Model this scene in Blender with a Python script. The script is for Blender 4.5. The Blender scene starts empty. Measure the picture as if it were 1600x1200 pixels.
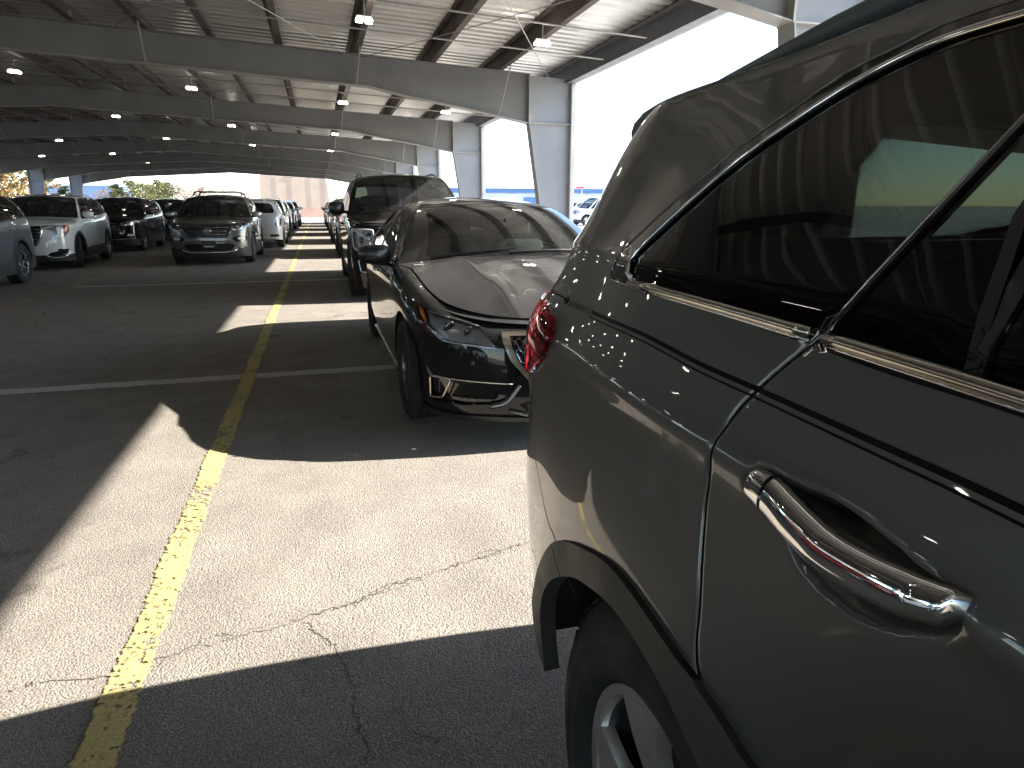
import bpy, bmesh, math, random
import numpy as np
from mathutils import Vector, Matrix
from mathutils.geometry import delaunay_2d_cdt

# ------------------------------------------------------------------ camera, sky, sun, exposure
scene = bpy.context.scene
col = scene.collection
R = math.radians
CAM_H = 1.36
FOCAL = 1040.0            # pixels at 1600 wide
def set_camera():
    a = np.array([495 - 800, 320 - 600, FOCAL]); fwd_row = a / np.linalg.norm(a)
    d = np.array([0, FOCAL, 280.0]); d /= np.linalg.norm(d)
    xr = np.cross(d, fwd_row)
    # rows: world axes in image coordinates (right, down, forward)
    right = Vector((xr[0], fwd_row[0], -d[0]))
    down = Vector((xr[1], fwd_row[1], -d[1]))
    fwd = Vector((xr[2], fwd_row[2], -d[2]))
    m = Matrix((right, -down, -fwd)).transposed().to_4x4()
    m.translation = Vector((0, 0, CAM_H))
    cam = bpy.data.cameras.new('camera')
    cam.sensor_fit = 'HORIZONTAL'; cam.sensor_width = 36.0
    cam.lens = 36.0 * FOCAL / 1600.0
    cam.clip_start = 0.05; cam.clip_end = 2000
    o = bpy.data.objects.new('camera', cam); o.matrix_world = m
    col.objects.link(o); scene.camera = o
set_camera()

SUN_EL = 30.6
SUN_AZ = 94.0             # clockwise from +Y
world = bpy.data.worlds.new('World'); scene.world = world; world.use_nodes = True
wn = world.node_tree; wn.nodes.clear()
sky = wn.nodes.new('ShaderNodeTexSky'); sky.sky_type = 'NISHITA'; sky.sun_disc = False
sky.sun_elevation = R(SUN_EL); sky.sun_rotation = R(SUN_AZ); sky.air_density = 0.8; sky.dust_density = 0.3; sky.ozone_density = 1.0
bg = wn.nodes.new('ShaderNodeBackground'); bg.inputs['Strength'].default_value = 0.15
wo = wn.nodes.new('ShaderNodeOutputWorld')
wn.links.new(sky.outputs[0], bg.inputs[0]); wn.links.new(bg.outputs[0], wo.inputs[0])
sd = bpy.data.lights.new('sun', 'SUN'); sd.energy = 5.0; sd.angle = R(0.53); sd.color = (1.0, 0.95, 0.88)
so = bpy.data.objects.new('sun', sd); col.objects.link(so)
_sv = Vector((math.sin(R(SUN_AZ)) * math.cos(R(SUN_EL)), math.cos(R(SUN_AZ)) * math.cos(R(SUN_EL)), math.sin(R(SUN_EL))))
so.rotation_euler = _sv.to_track_quat('Z', 'Y').to_euler()
so.location = (30, 0, 20)
vs = scene.view_settings
vs.view_transform = 'Standard'; vs.look = 'None'; vs.gamma = 1.0; vs.use_curve_mapping = False
vs.exposure = 2.05
cy = scene.cycles
cy.max_bounces = 10; cy.diffuse_bounces = 5; cy.glossy_bounces = 5; cy.transmission_bounces = 6; cy.transparent_max_bounces = 16
cy.use_denoising = True; cy.sample_clamp_indirect = 8.0; cy.caustics_reflective = False; cy.caustics_refractive = False
try: cy.denoiser = 'OPENIMAGEDENOISE'
except Exception: pass

# ------------------------------------------------------------------ materials
MATS = {}
def mat_nodes(name):
    m = bpy.data.materials.new(name); m.use_nodes = True
    nt = m.node_tree; nt.nodes.clear()
    out = nt.nodes.new('ShaderNodeOutputMaterial')
    return m, nt, out
def N(nt, typ, **kw):
    n = nt.nodes.new(typ)
    for k, v in kw.items():
        if k in n.inputs.keys(): n.inputs[k].default_value = v
        else: setattr(n, k, v)
    return n
def ramp(nt, src, stops):
    r = nt.nodes.new('ShaderNodeValToRGB'); e = r.color_ramp.elements
    while len(e) < len(stops): e.new(0.5)
    for el, (p, c) in zip(e, stops):
        el.position = p; el.color = c if len(c) == 4 else (*c, 1)
    nt.links.new(src, r.inputs[0]); return r
def g(v): return (v, v, v, 1)
def mix(nt, fac, a, b, blend='MIX'):
    m = nt.nodes.new('ShaderNodeMix'); m.data_type = 'RGBA'; m.blend_type = blend
    for sock, v in ((m.inputs[0], fac), (m.inputs[6], a), (m.inputs[7], b)):
        if hasattr(v, 'is_linked') or hasattr(v, 'links'): nt.links.new(v, sock)
        else: sock.default_value = v
    return m.outputs[2]
def noise(nt, vec, scale, detail=4, rough=0.55):
    n = nt.nodes.new('ShaderNodeTexNoise'); n.inputs['Scale'].default_value = scale
    n.inputs['Detail'].default_value = detail; n.inputs['Roughness'].default_value = rough
    nt.links.new(vec, n.inputs['Vector']); return n.outputs[0]
def simple(name, color, rough=0.5, metal=0.0, coat=0.0, spec=0.5, wear=0.12, scale=6.0, bump=0.0):
    """plain surface with a little uneven tone"""
    if name in MATS: return MATS[name]
    m, nt, out = mat_nodes(name)
    p = N(nt, 'ShaderNodeBsdfPrincipled', Metallic=metal, Roughness=rough)
    p.inputs['Coat Weight'].default_value = coat; p.inputs['Coat Roughness'].default_value = 0.03
    p.inputs['Specular IOR Level'].default_value = spec
    tc = N(nt, 'ShaderNodeTexCoord')
    nz = noise(nt, tc.outputs['Object'], scale, 5)
    r = ramp(nt, nz, [(0.3, g(1 - wear)), (0.7, g(1 + wear * 0.4))])
    nt.links.new(mix(nt, 1.0, (*color, 1), r.outputs[0], 'MULTIPLY'), p.inputs['Base Color'])
    r2 = ramp(nt, nz, [(0.3, g(min(1, rough * 1.15 + 0.01))), (0.7, g(rough * 0.85))])
    nt.links.new(r2.outputs[0], p.inputs['Roughness'])
    if bump:
        b = N(nt, 'ShaderNodeBump', Strength=bump, Distance=0.002)
        nt.links.new(noise(nt, tc.outputs['Object'], 220, 3), b.inputs['Height']); nt.links.new(b.outputs[0], p.inputs['Normal'])
    nt.links.new(p.outputs[0], out.inputs[0]); MATS[name] = m
    return m
def paint(name, color, metal=0.5, rough=0.35, dust=0.06, dustcol=(0.35, 0.31, 0.26)):
    """clear-coated car paint with road dust settled on upward faces"""
    if name in MATS: return MATS[name]
    m, nt, out = mat_nodes(name)
    p = N(nt, 'ShaderNodeBsdfPrincipled', Metallic=metal, Roughness=rough)
    p.inputs['Base Color'].default_value = (*color, 1)
    p.inputs['Coat Weight'].default_value = 1.0; p.inputs['Coat Roughness'].default_value = 0.02
    p.inputs['Coat IOR'].default_value = 1.5; p.inputs['Specular IOR Level'].default_value = 0.5 if metal > 0.3 else 0.05
    df = N(nt, 'ShaderNodeBsdfDiffuse'); df.inputs[0].default_value = (*dustcol, 1)
    ge = N(nt, 'ShaderNodeNewGeometry'); sp = N(nt, 'ShaderNodeSeparateXYZ'); nt.links.new(ge.outputs['Normal'], sp.inputs[0])
    tc = N(nt, 'ShaderNodeTexCoord')
    nz = noise(nt, tc.outputs['Object'], 2.2, 6, 0.65); nf = noise(nt, tc.outputs['Object'], 260, 2)
    up = N(nt, 'ShaderNodeMapRange'); up.inputs[1].default_value = 0.35; up.inputs[2].default_value = 0.97
    up.inputs[3].default_value = dust * 0.04; up.inputs[4].default_value = dust
    nt.links.new(sp.outputs[2], up.inputs[0])
    a = N(nt, 'ShaderNodeMath', operation='MULTIPLY'); nt.links.new(up.outputs[0], a.inputs[0])
    rr = ramp(nt, nz, [(0.25, g(0.45)), (0.75, g(1.5))]); nt.links.new(rr.outputs[0], a.inputs[1])
    b = N(nt, 'ShaderNodeMath', operation='MULTIPLY'); nt.links.new(a.outputs[0], b.inputs[0])
    rf = ramp(nt, nf, [(0.35, g(0.5)), (0.7, g(1.5))]); nt.links.new(rf.outputs[0], b.inputs[1])
    ms = N(nt, 'ShaderNodeMixShader'); nt.links.new(b.outputs[0], ms.inputs[0])
    nt.links.new(p.outputs[0], ms.inputs[1]); nt.links.new(df.outputs[0], ms.inputs[2])
    nt.links.new(ms.outputs[0], out.inputs[0]); MATS[name] = m
    return m
def glass(name, tint, haze=0.0, ior=1.55):
    """window glass: tinted pass-through with a Fresnel reflection and a film of dust"""
    if name in MATS: return MATS[name]
    m, nt, out = mat_nodes(name)
    tr = N(nt, 'ShaderNodeBsdfTransparent'); tr.inputs[0].default_value = (*tint, 1)
    gl = N(nt, 'ShaderNodeBsdfGlossy'); gl.inputs['Roughness'].default_value = 0.01; gl.inputs[0].default_value = g(0.95)
    fr = N(nt, 'ShaderNodeFresnel'); fr.inputs[0].default_value = ior
    ms = N(nt, 'ShaderNodeMixShader'); nt.links.new(fr.outputs[0], ms.inputs[0])
    nt.links.new(tr.outputs[0], ms.inputs[1]); nt.links.new(gl.outputs[0], ms.inputs[2])
    last = ms
    if haze:
        df = N(nt, 'ShaderNodeBsdfDiffuse'); df.inputs[0].default_value = (0.36, 0.36, 0.34, 1)
        tc = N(nt, 'ShaderNodeTexCoord'); nz = noise(nt, tc.outputs['Object'], 3.0, 6, 0.7)
        rr = ramp(nt, nz, [(0.3, g(haze * 0.3)), (0.75, g(haze * 1.6))])
        m2 = N(nt, 'ShaderNodeMixShader'); nt.links.new(rr.outputs[0], m2.inputs[0])
        nt.links.new(ms.outputs[0], m2.inputs[1]); nt.links.new(df.outputs[0], m2.inputs[2]); last = m2
    nt.links.new(last.outputs[0], out.inputs[0]); MATS[name] = m
    return m
def emit(name, color, strength):
    if name in MATS: return MATS[name]
    m, nt, out = mat_nodes(name)
    e = N(nt, 'ShaderNodeEmission'); e.inputs[0].default_value = (*color, 1); e.inputs[1].default_value = strength
    nt.links.new(e.outputs[0], out.inputs[0]); MATS[name] = m
    return m

def asphalt():
    m, nt, out = mat_nodes('asphalt')
    p = N(nt, 'ShaderNodeBsdfPrincipled', Roughness=0.93); p.inputs['Specular IOR Level'].default_value = 0.18
    tc = N(nt, 'ShaderNodeTexCoord'); v = tc.outputs['Object']
    big = noise(nt, v, 0.35, 6, 0.6); mid = noise(nt, v, 3.0, 6, 0.6); fine = noise(nt, v, 90, 4, 0.7)
    vo = N(nt, 'ShaderNodeTexVoronoi'); vo.inputs['Scale'].default_value = 150; nt.links.new(v, vo.inputs['Vector'])
    c1 = ramp(nt, big, [(0.3, (0.252, 0.224, 0.190)), (0.7, (0.318, 0.286, 0.245))])
    c2 = mix(nt, 1.0, c1.outputs[0], ramp(nt, mid, [(0.3, g(0.82)), (0.7, g(1.1))]).outputs[0], 'MULTIPLY')
    c3 = mix(nt, 1.0, c2, ramp(nt, fine, [(0.34, g(0.72)), (0.52, g(1.02)), (0.72, g(1.16))]).outputs[0], 'MULTIPLY')
    c4 = mix(nt, 0.55, c3, ramp(nt, vo.outputs['Color'], [(0.1, g(0.6)), (0.9, g(1.3))]).outputs[0], 'MULTIPLY')
    # oil and tyre stains with a shape of their own
    st = noise(nt, v, 0.9, 3, 0.5); st2 = noise(nt, v, 5, 4, 0.6)
    mm = N(nt, 'ShaderNodeMath', operation='MULTIPLY'); nt.links.new(st, mm.inputs[0]); nt.links.new(st2, mm.inputs[1])
    sr = ramp(nt, mm.outputs[0], [(0.35, g(1.0)), (0.43, g(0.62))])
    c5 = mix(nt, 1.0, c4, sr.outputs[0], 'MULTIPLY')
    nt.links.new(c5, p.inputs['Base Color'])
    h = N(nt, 'ShaderNodeMath', operation='ADD'); nt.links.new(fine, h.inputs[0])
    vs2 = N(nt, 'ShaderNodeMath', operation='MULTIPLY'); nt.links.new(vo.outputs['Distance'], vs2.inputs[0]); vs2.inputs[1].default_value = -0.9
    nt.links.new(vs2.outputs[0], h.inputs[1])
    b = N(nt, 'ShaderNodeBump', Strength=0.8, Distance=0.004); nt.links.new(h.outputs[0], b.inputs['Height'])
    nt.links.new(b.outputs[0], p.inputs['Normal'])
    nt.links.new(p.outputs[0], out.inputs[0]); MATS['asphalt'] = m
    return m
def worn_paint(name, color, cover):
    """road paint, worn through where the noise says so"""
    m, nt, out = mat_nodes(name)
    p = N(nt, 'ShaderNodeBsdfPrincipled', Roughness=0.8); p.inputs['Specular IOR Level'].default_value = 0.3
    tc = N(nt, 'ShaderNodeTexCoord'); v = tc.outputs['Object']
    a = noise(nt, v, 38, 6, 0.75); bnz = noise(nt, v, 2.2, 4, 0.6); fine = noise(nt, v, 120, 3, 0.7)
    ad = N(nt, 'ShaderNodeMath', operation='MULTIPLY_ADD'); nt.links.new(bnz, ad.inputs[0]); ad.inputs[1].default_value = 0.55; nt.links.new(a, ad.inputs[2])
    # edges of the stripe wear first: distance from its centre line is stored per vertex
    at = N(nt, 'ShaderNodeAttribute', attribute_name='edge')
    e2 = N(nt, 'ShaderNodeMath', operation='MULTIPLY_ADD'); nt.links.new(at.outputs['Fac'], e2.inputs[0]); e2.inputs[1].default_value = -0.24; nt.links.new(ad.outputs[0], e2.inputs[2])
    f = ramp(nt, e2.outputs[0], [(cover - 0.03, g(0)), (cover + 0.03, g(1))])
    cc = mix(nt, 1.0, (*color, 1), ramp(nt, fine, [(0.3, g(0.7)), (0.7, g(1.12))]).outputs[0], 'MULTIPLY')
    nt.links.new(cc, p.inputs['Base Color'])
    b = N(nt, 'ShaderNodeBump', Strength=0.5, Distance=0.003); nt.links.new(fine, b.inputs['Height']); nt.links.new(b.outputs[0], p.inputs['Normal'])
    tr = N(nt, 'ShaderNodeBsdfTransparent')
    ms = N(nt, 'ShaderNodeMixShader'); nt.links.new(f.outputs[0], ms.inputs[0])
    nt.links.new(tr.outputs[0], ms.inputs[1]); nt.links.new(p.outputs[0], ms.inputs[2]); nt.links.new(ms.outputs[0], out.inputs[0])
    MATS[name] = m
    return m

# ------------------------------------------------------------------ object helpers
def link(name, me, mat, parent=None, loc=(0, 0, 0)):
    o = bpy.data.objects.new(name, me); col.objects.link(o)
    if mat is not None and not me.materials: me.materials.append(mat)
    if parent is not None: o.parent = parent
    o.location = loc
    return o
def tag(o, label, cat, group=None):
    o['label'] = label; o['category'] = cat
    if group: o['group'] = group
    return o
def struct(o): o['kind'] = 'structure'; return o
def empty(name, loc=(0, 0, 0), rz=0.0, s=1.0):
    o = bpy.data.objects.new(name, None); o.empty_display_size = 0.2; col.objects.link(o)
    o.location = loc; o.rotation_euler = (0, 0, rz); o.scale = (s, s, s)
    return o
class MB:
    """collects verts and faces for one mesh"""
    def __init__(s): s.v = []; s.f = []
    def add(s, v, f):
        n = len(s.v); s.v += [tuple(map(float, p)) for p in v]; s.f += [tuple(i + n for i in q) for q in f]; return s
    def box(s, c, d, rot=None, bev=0.0):
        hx, hy, hz = d[0] / 2, d[1] / 2, d[2] / 2
        if bev <= 0:
            v = [(x, y, z) for x in (-hx, hx) for y in (-hy, hy) for z in (-hz, hz)]
            f = [(0, 1, 3, 2), (4, 6, 7, 5), (0, 4, 5, 1), (2, 3, 7, 6), (0, 2, 6, 4), (1, 5, 7, 3)]
        else:
            bm = bmesh.new(); bmesh.ops.create_cube(bm, size=1.0)
            bmesh.ops.scale(bm, vec=d, verts=bm.verts)
            bmesh.ops.bevel(bm, geom=bm.edges[:], offset=bev, segments=2, affect='EDGES', profile=0.5)
            bm.verts.index_update(); v = [tuple(q.co) for q in bm.verts]; f = [tuple(q.index for q in p.verts) for p in bm.faces]; bm.free()
        if rot is not None: v = [tuple(rot @ Vector(p)) for p in v]
        return s.add([(p[0] + c[0], p[1] + c[1], p[2] + c[2]) for p in v], f)
    def prism(s, poly, a, b, axis='y'):
        n = len(poly)
        def pt(p, t): return (p[0], t, p[1]) if axis == 'y' else ((t, p[0], p[1]) if axis == 'x' else (p[0], p[1], t))
        v = [pt(p, a) for p in poly] + [pt(p, b) for p in poly]
        f = [tuple(range(n))[::-1], tuple(range(n, 2 * n))] + [(i, (i + 1) % n, n + (i + 1) % n, n + i) for i in range(n)]
        return s.add(v, f)
    def tube(s, pts, r, n=8, closed=False, sx=1.0):
        pts = [Vector(p) for p in pts]; m = len(pts); rings = []
        rr = r if hasattr(r, '__len__') else [r] * m
        up = Vector((0, 0, 1))
        for i in range(m):
            if closed: t = pts[(i + 1) % m] - pts[i - 1]
            else: t = pts[min(i + 1, m - 1)] - pts[max(i - 1, 0)]
            if t.length < 1e-9: t = Vector((0, 1, 0))
            t.normalize()
            a = t.cross(up)
            if a.length < 1e-3: a = t.cross(Vector((1, 0, 0)))
            a.normalize(); b = a.cross(t)
            rings.append([pts[i] + (a * math.cos(k * 2 * math.pi / n) * sx + b * math.sin(k * 2 * math.pi / n)) * rr[i] for k in range(n)])
        v = [tuple(p) for q in rings for p in q]; f = []
        for i in range(m if closed else m - 1):
            j = (i + 1) % m
            for k in range(n): f.append((i * n + k, i * n + (k + 1) % n, j * n + (k + 1) % n, j * n + k))
        if not closed: f += [tuple(range(n))[::-1], tuple(range((m - 1) * n, m * n))]
        return s.add(v, f)
    def lathe_x(s, prof, c=(0, 0, 0), n=40):
        """profile of (x, radius) turned about the x axis"""
        v = []; f = []; m = len(prof)
        for k in range(n):
            a = 2 * math.pi * k / n
            v += [(c[0] + x, c[1] + r * math.sin(a), c[2] + r * math.cos(a)) for x, r in prof]
        for k in range(n):
            k2 = (k + 1) % n
            for i in range(m - 1): f.append((k * m + i, k * m + i + 1, k2 * m + i + 1, k2 * m + i))
        return s.add(v, f)
    def ellipsoid(s, c, rad, nu=14, nv=9, p=1.0):
        def sp(w): return math.copysign(abs(w) ** p, w)
        v = []; f = []
        for j in range(nv + 1):
            th = math.pi * j / nv
            for i in range(nu):
                ph = 2 * math.pi * i / nu
                v.append((c[0] + rad[0] * sp(math.sin(th)) * sp(math.cos(ph)), c[1] + rad[1] * sp(math.sin(th)) * sp(math.sin(ph)), c[2] + rad[2] * sp(math.cos(th))))
        for j in range(nv):
            for i in range(nu): f.append((j * nu + i, (j + 1) * nu + i, (j + 1) * nu + (i + 1) % nu, j * nu + (i + 1) % nu))
        return s.add(v, f)
    def mesh(s, name, smooth=False, angle=None):
        me = bpy.data.meshes.new(name); me.from_pydata(s.v, [], s.f)
        if smooth or angle:
            for p in me.polygons: p.use_smooth = True
            if angle: me.set_sharp_from_angle(angle=R(angle))
        me.update(); return me
    def build(s, name, mat, parent=None, smooth=False, angle=None, loc=(0, 0, 0)):
        return link(name, s.mesh(name, smooth, angle), mat, parent, loc)

# ------------------------------------------------------------------ ground and markings
GROUND = None
def build_ground():
    global GROUND
    asphalt()
    me = bpy.data.meshes.new('ground')
    me.from_pydata([(-600, -300, 0), (600, -300, 0), (600, 900, 0), (-600, 900, 0)], [], [(0, 1, 2, 3)])
    GROUND = struct(link('ground', me, MATS['asphalt']))
    yc = simple('yard_concrete', (0.50, 0.475, 0.43), 0.9, wear=0.25, scale=0.6, bump=0.4)
    y = bpy.data.meshes.new('yard_pavement'); y.from_pydata([(5.35, -120, .004), (500, -120, .004), (500, 700, .004), (-300, 700, .004), (-300, 58.2, .004), (5.35, 58.2, .004)], [], [(0, 1, 2, 3, 4, 5)]); struct(link('yard_pavement', y, yc))
    worn_paint('yellow_road_paint', (0.58, 0.48, 0.19), 0.71)
    worn_paint('faded_yellow_paint', (0.44, 0.36, 0.15), 0.74)
    worn_paint('faded_white_paint', (0.58, 0.55, 0.50), 0.58)
    def stripe(name, p0, p1, w, mat, nseg, label):
        zz = 0.0055 if 'lane' in name else 0.003; p0 = Vector((*p0, zz)); p1 = Vector((*p1, zz)); d = (p1 - p0); n = Vector((-d.y, d.x, 0)).normalized()
        v = []; f = []; ed = []; 
        rnd = random.Random(int(abs(p0.x * 100 + p0.y * 10)))
        offs = (-0.5, -0.36, 0.36, 0.5); ev = (1, 0, 0, 1)
        for i in range(nseg + 1):
            c = p0 + d * (i / nseg); jw = 1 + rnd.uniform(-0.05, 0.05); jo = rnd.uniform(-0.006, 0.006)
            for o_, e in zip(offs, ev): v.append(tuple(c + n * (o_ * w * jw + jo))); ed.append(e)
        for i in range(nseg):
            for k in range(3): a = i * 4 + k; f.append((a, a + 4, a + 5, a + 1))
        m2 = bpy.data.meshes.new(name); m2.from_pydata(v, [], f)
        at = m2.attributes.new('edge', 'FLOAT', 'POINT'); at.data.foreach_set('value', [float(x) for x in ed])
        o = link(name, m2, MATS[mat]); struct(o)
        return o
    stripe('yellow_lane_line', (-0.635, -6), (-0.635, 57), 0.125, 'yellow_road_paint', 420, 'a')
    stripe('faded_lane_line', (-4.17, -6), (-4.17, 57), 0.11, 'faded_yellow_paint', 300, 'b')
    for y in (-1.75, 5.67, 13.05, 20.5, 27.9, 35.3): stripe('white_cross_line', (-4.1, y - 0.02), (2.6, y + 0.03), 0.18, 'faded_white_paint', 60, 'c')
    # cracks: jagged dark openings in the paving
    ck = simple('crack_shadow', (0.085, 0.075, 0.062), 0.95, wear=0.3, scale=40)
    rnd = random.Random(4)
    def crack(pts, w, sub=9, jag=0.014):
        P = [Vector((*p, 0.0015)) for p in pts]; line = []
        for a, b in zip(P[:-1], P[1:]):
            for k in range(sub): line.append(a.lerp(b, k / sub) + Vector((rnd.gauss(0, jag), rnd.gauss(0, jag), 0)))
        line.append(P[-1]); v = []; f = []
        for i, p in enumerate(line):
            t = (line[min(i + 1, len(line) - 1)] - line[max(i - 1, 0)]).normalized(); n = Vector((-t.y, t.x, 0))
            ww = w * rnd.uniform(0.15, 1.0) * (0.25 if i in (0, len(line) - 1) else 1)
            v += [tuple(p + n * ww), tuple(p - n * ww * rnd.uniform(0.3, 1))]
        for i in range(len(line) - 1): f.append((2 * i, 2 * i + 1, 2 * i + 3, 2 * i + 2))
        m2 = bpy.data.meshes.new('crack'); m2.from_pydata(v, [], f); link('crack', m2, ck, GROUND)
    return crack

def build_cracks(crack):
    crack([(-.977, 1.957), (-.891, 1.988), (-.678, 1.95), (-.483, 2.035), (-.253, 2.062), (-.152, 2.095)], 0.0028, 12, .007)
    crack([(-.152, 2.095), (.042, 2.15), (.137, 2.208), (.336, 2.266), (.498, 2.319), (.613, 2.355), (.739, 2.396), (1.3, 2.55)], 0.0046, 14, .006)
    crack([(-.05, 2.115), (.06, 2.175), (.15, 2.225), (.25, 2.255)], 0.003, 12, .006)
    crack([(.0, 2.13), (.1, 2.165), (.2, 2.215), (.3, 2.24)], 0.0016, 12, .007)
    crack([(.49, 2.325), (.53, 2.365), (.60, 2.375), (.63, 2.345), (.57, 2.325), (.50, 2.32)], 0.0022, 6, 0.004)
    crack([(-.131, 2.075), (-.09, 1.981), (-.041, 1.909), (-.007, 1.781), (.004, 1.706), (.003, 1.614), (.015, 1.515), (.028, 1.407), (.03, 1.25)], 0.0038, 10, .006)
    crack([(.14, 1.502), (.199, 1.44), (.232, 1.435)], 0.003, 8, .008)
    crack([(-.58, 1.973), (-.431, 2.07), (-.255, 2.095)], 0.0015, 10, .009)
    crack([(-4.0, 12.8), (-3.6, 10.8), (-3.4, 9.4), (-3.05, 8.3)], 0.008, 14, .04)
    crack([(-2.2, 8.1), (-1.9, 7.4), (-2.0, 6.6)], 0.008, 14, .03)

# ------------------------------------------------------------------ canopy
XE = 4.76; XR = -6.17; XL = 2 * XR - XE
FY = [12.75 + 7.4 * k for k in range(-3, 7)]          # rigid frames
def ztop(x): return 3.63 + (4.21 - 3.63) * (1 - abs(x - XR) / (XE - XR))
def build_canopy():
    steel = simple('canopy_steel', (0.25, 0.25, 0.24), 0.55, wear=0.18, scale=1.3)
    edge = simple('lit_flange', (0.42, 0.41, 0.38), 0.5, wear=0.2, scale=2)  # lower flanges paler: light along their edges put into the colour
    purl = simple('purlin_red_oxide', (0.10, 0.078, 0.066), 0.6, wear=0.25, scale=2)
    deckm = simple('galvanised_deck', (0.88, 0.87, 0.84), 0.36, metal=0.6, wear=0.2, scale=0.9)
    galv = simple('galvanised_pipe', (0.45, 0.45, 0.44), 0.4, metal=0.5)
    root = tag(empty('parking_canopy', (XR, 20, 0)), 'long grey steel parking canopy with tapered frames and ribbed metal roof', 'canopy')
    inv = Vector((-XR, -20, 0))
    def L(mb, name, mat, parent=root, **k): return mb.build(name, mat, parent, loc=inv if parent is root else (0, 0, 0), **k)
    def mir(x, s): return x if s > 0 else 2 * XR - x
    bot = [(XR, 3.735), (1.0, 3.345), (1.55, 3.235), (2.41, 3.095), (3.3, 2.945), (3.93, 2.83)]
    web_me = {}
    for k, y in enumerate(FY):
        # web: one tapered plate per half rafter, one per column
        tops = [(x, ztop(x)) for x in (3.93, 2.0, 0.0, -2.0, -4.0, XR)]
        for s in (1, -1):
            r = MB(); poly = [(mir(x, s), z) for x, z in tops[::1]] + [(mir(x, s), z) for x, z in bot]
            r.prism(poly if s < 0 else poly[::-1], -0.008, 0.008)
            # flanges
            fl = MB()
            for ln, w, tgt in ((bot, 0.2, fl), (tops[::-1], 0.2, r)):
                for (xa, za), (xb, zb) in zip(ln[:-1], ln[1:]):
                    tgt.prism([(mir(xa, s), za - 0.007), (mir(xb, s), zb - 0.007), (mir(xb, s), zb + 0.007), (mir(xa, s), za + 0.007)], -w / 2, w / 2)
            rf = L(r, 'rafter', steel); rf.location = inv + Vector((0, y, 0)); fl.build('lower_flange', edge, rf)
            c = MB(); xo = XE - 0.012
            inn = [(3.93, 2.83), (4.0, 2.35), (4.12, 1.55), (4.34, 0.0)]
            c.prism([(mir(x, s), z) for x, z in [(3.935, ztop(3.93) - 0.01)] + inn + [(xo, 0.0), (xo, ztop(XE))]], -0.009, 0.009)
            for (xa, za), (xb, zb) in zip(inn[:-1], inn[1:]):
                c.prism([(mir(xa - 0.012, s), za), (mir(xa + 0.004, s), za), (mir(xb + 0.004, s), zb), (mir(xb - 0.012, s), zb)], -0.11, 0.11)
            c.box((mir(xo, s), 0, ztop(XE) / 2), (0.016, 0.24, ztop(XE) - 0.002))
            cl = L(c, 'column', simple('column_steel', (0.36, 0.37, 0.385), 0.5, wear=0.15, scale=1.3)); cl.location = inv + Vector((0, y, 0))
            st = MB(); st.box((mir(3.918, s), 0, 3.24), (0.022, 0.215, 0.84)); st.box((mir(4.34, s), 0, 2.83), (0.79, 0.2, 0.014))
            so_ = st.build('stiffener_plate', edge, cl)
            bp = MB(); bp.box((mir(4.55, s), 0, 0.012), (0.55, 0.34, 0.024))
            for bx in (-0.2, 0.2):
                for by in (-0.12, 0.12): bp.box((mir(4.55 + bx, s), by, 0.03), (0.03, 0.03, 0.05))
            bp.build('base_plate', steel, cl)
            for i in range(4): MB().box((mir(4.63 + 0.05 * (i % 2), s), -0.014, 3.36 + 0.05 * (i // 2)), (0.02, 0.02, 0.02)).build('bolt', galv, cl)
            # knee braces from purlin down to the lower flange
            for xb, xt in ((3.33, 3.36), (0.8, 0.8), (-2.45, -2.45)):
                zb = np.interp(xb, [p[0] for p in bot], [p[1] for p in bot])
                br = MB(); br.tube([(mir(xb, s), -0.09, zb + 0.02), (mir(xt + 0.06, s), -0.62, ztop(xt) + 0.03)], 0.014, 6)
                b_ = L(br, 'flange_brace', edge); b_.location = inv + Vector((0, y, 0))
    y0, y1 = FY[0] - 3.4, FY[-1] + 0.25
    # purlins: zed sections running the length of the roof
    for s in (1, -1):
        for px in (3.33, 2.1, 0.8, -0.45, -1.5, -2.45, -3.45, -4.45, -5.45):
            z = ztop(px) + 0.008; m = MB(); X = mir(px, s)
            m.box((X, (y0 + y1) / 2, z + 0.125), (0.008, y1 - y0, 0.25))
            m.box((X + 0.045, (y0 + y1) / 2, z + 0.004), (0.09, y1 - y0, 0.006)); m.box((X - 0.045, (y0 + y1) / 2, z + 0.247), (0.09, y1 - y0, 0.006))
            m.box((X + 0.088, (y0 + y1) / 2, z + 0.016), (0.005, y1 - y0, 0.024))
            L(m, 'purlin', purl)
            cl = MB()
            for y in FY: cl.box((X + 0.012, y, z + 0.08), (0.012, 0.16, 0.155))
            cl.build('purlin_cleat', simple('cleat_steel', (0.27, 0.24, 0.22), 0.6), bpy.data.objects[L(MB().box((X + 0.012, FY[0], z + 0.08), (0.004, 0.02, 0.02)), 'purlin_bolt', galv).name])
        # eave channel and gutter
        m = MB(); X = mir(XE + 0.02, s); d = 0.07 * s
        z = ztop(XE)
        m.box((X, (y0 + y1) / 2, z + 0.125), (0.008, y1 - y0, 0.41)); m.box((X - d, (y0 + y1) / 2, z + 0.246), (0.14, y1 - y0, 0.007)); m.box((X - d, (y0 + y1) / 2, z - 0.076), (0.14, y1 - y0, 0.007))
        L(m, 'eave_strut', simple('eave_blue_steel', (0.24, 0.25, 0.27), 0.5))
        gt = MB(); gx = mir(XE + 0.12, s)
        gt.box((gx, (y0 + y1) / 2, z - 0.02), (0.15, y1 - y0, 0.012)); gt.box((gx + 0.075 * s, (y0 + y1) / 2, z + 0.07), (0.012, y1 - y0, 0.19))
        L(gt, 'gutter', edge)
        # deck: ribbed sheet, ribs run down the slope, one sheet per bay
        pitch = 0.25
        nb = int((y1 - y0) / 1.0)
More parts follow.
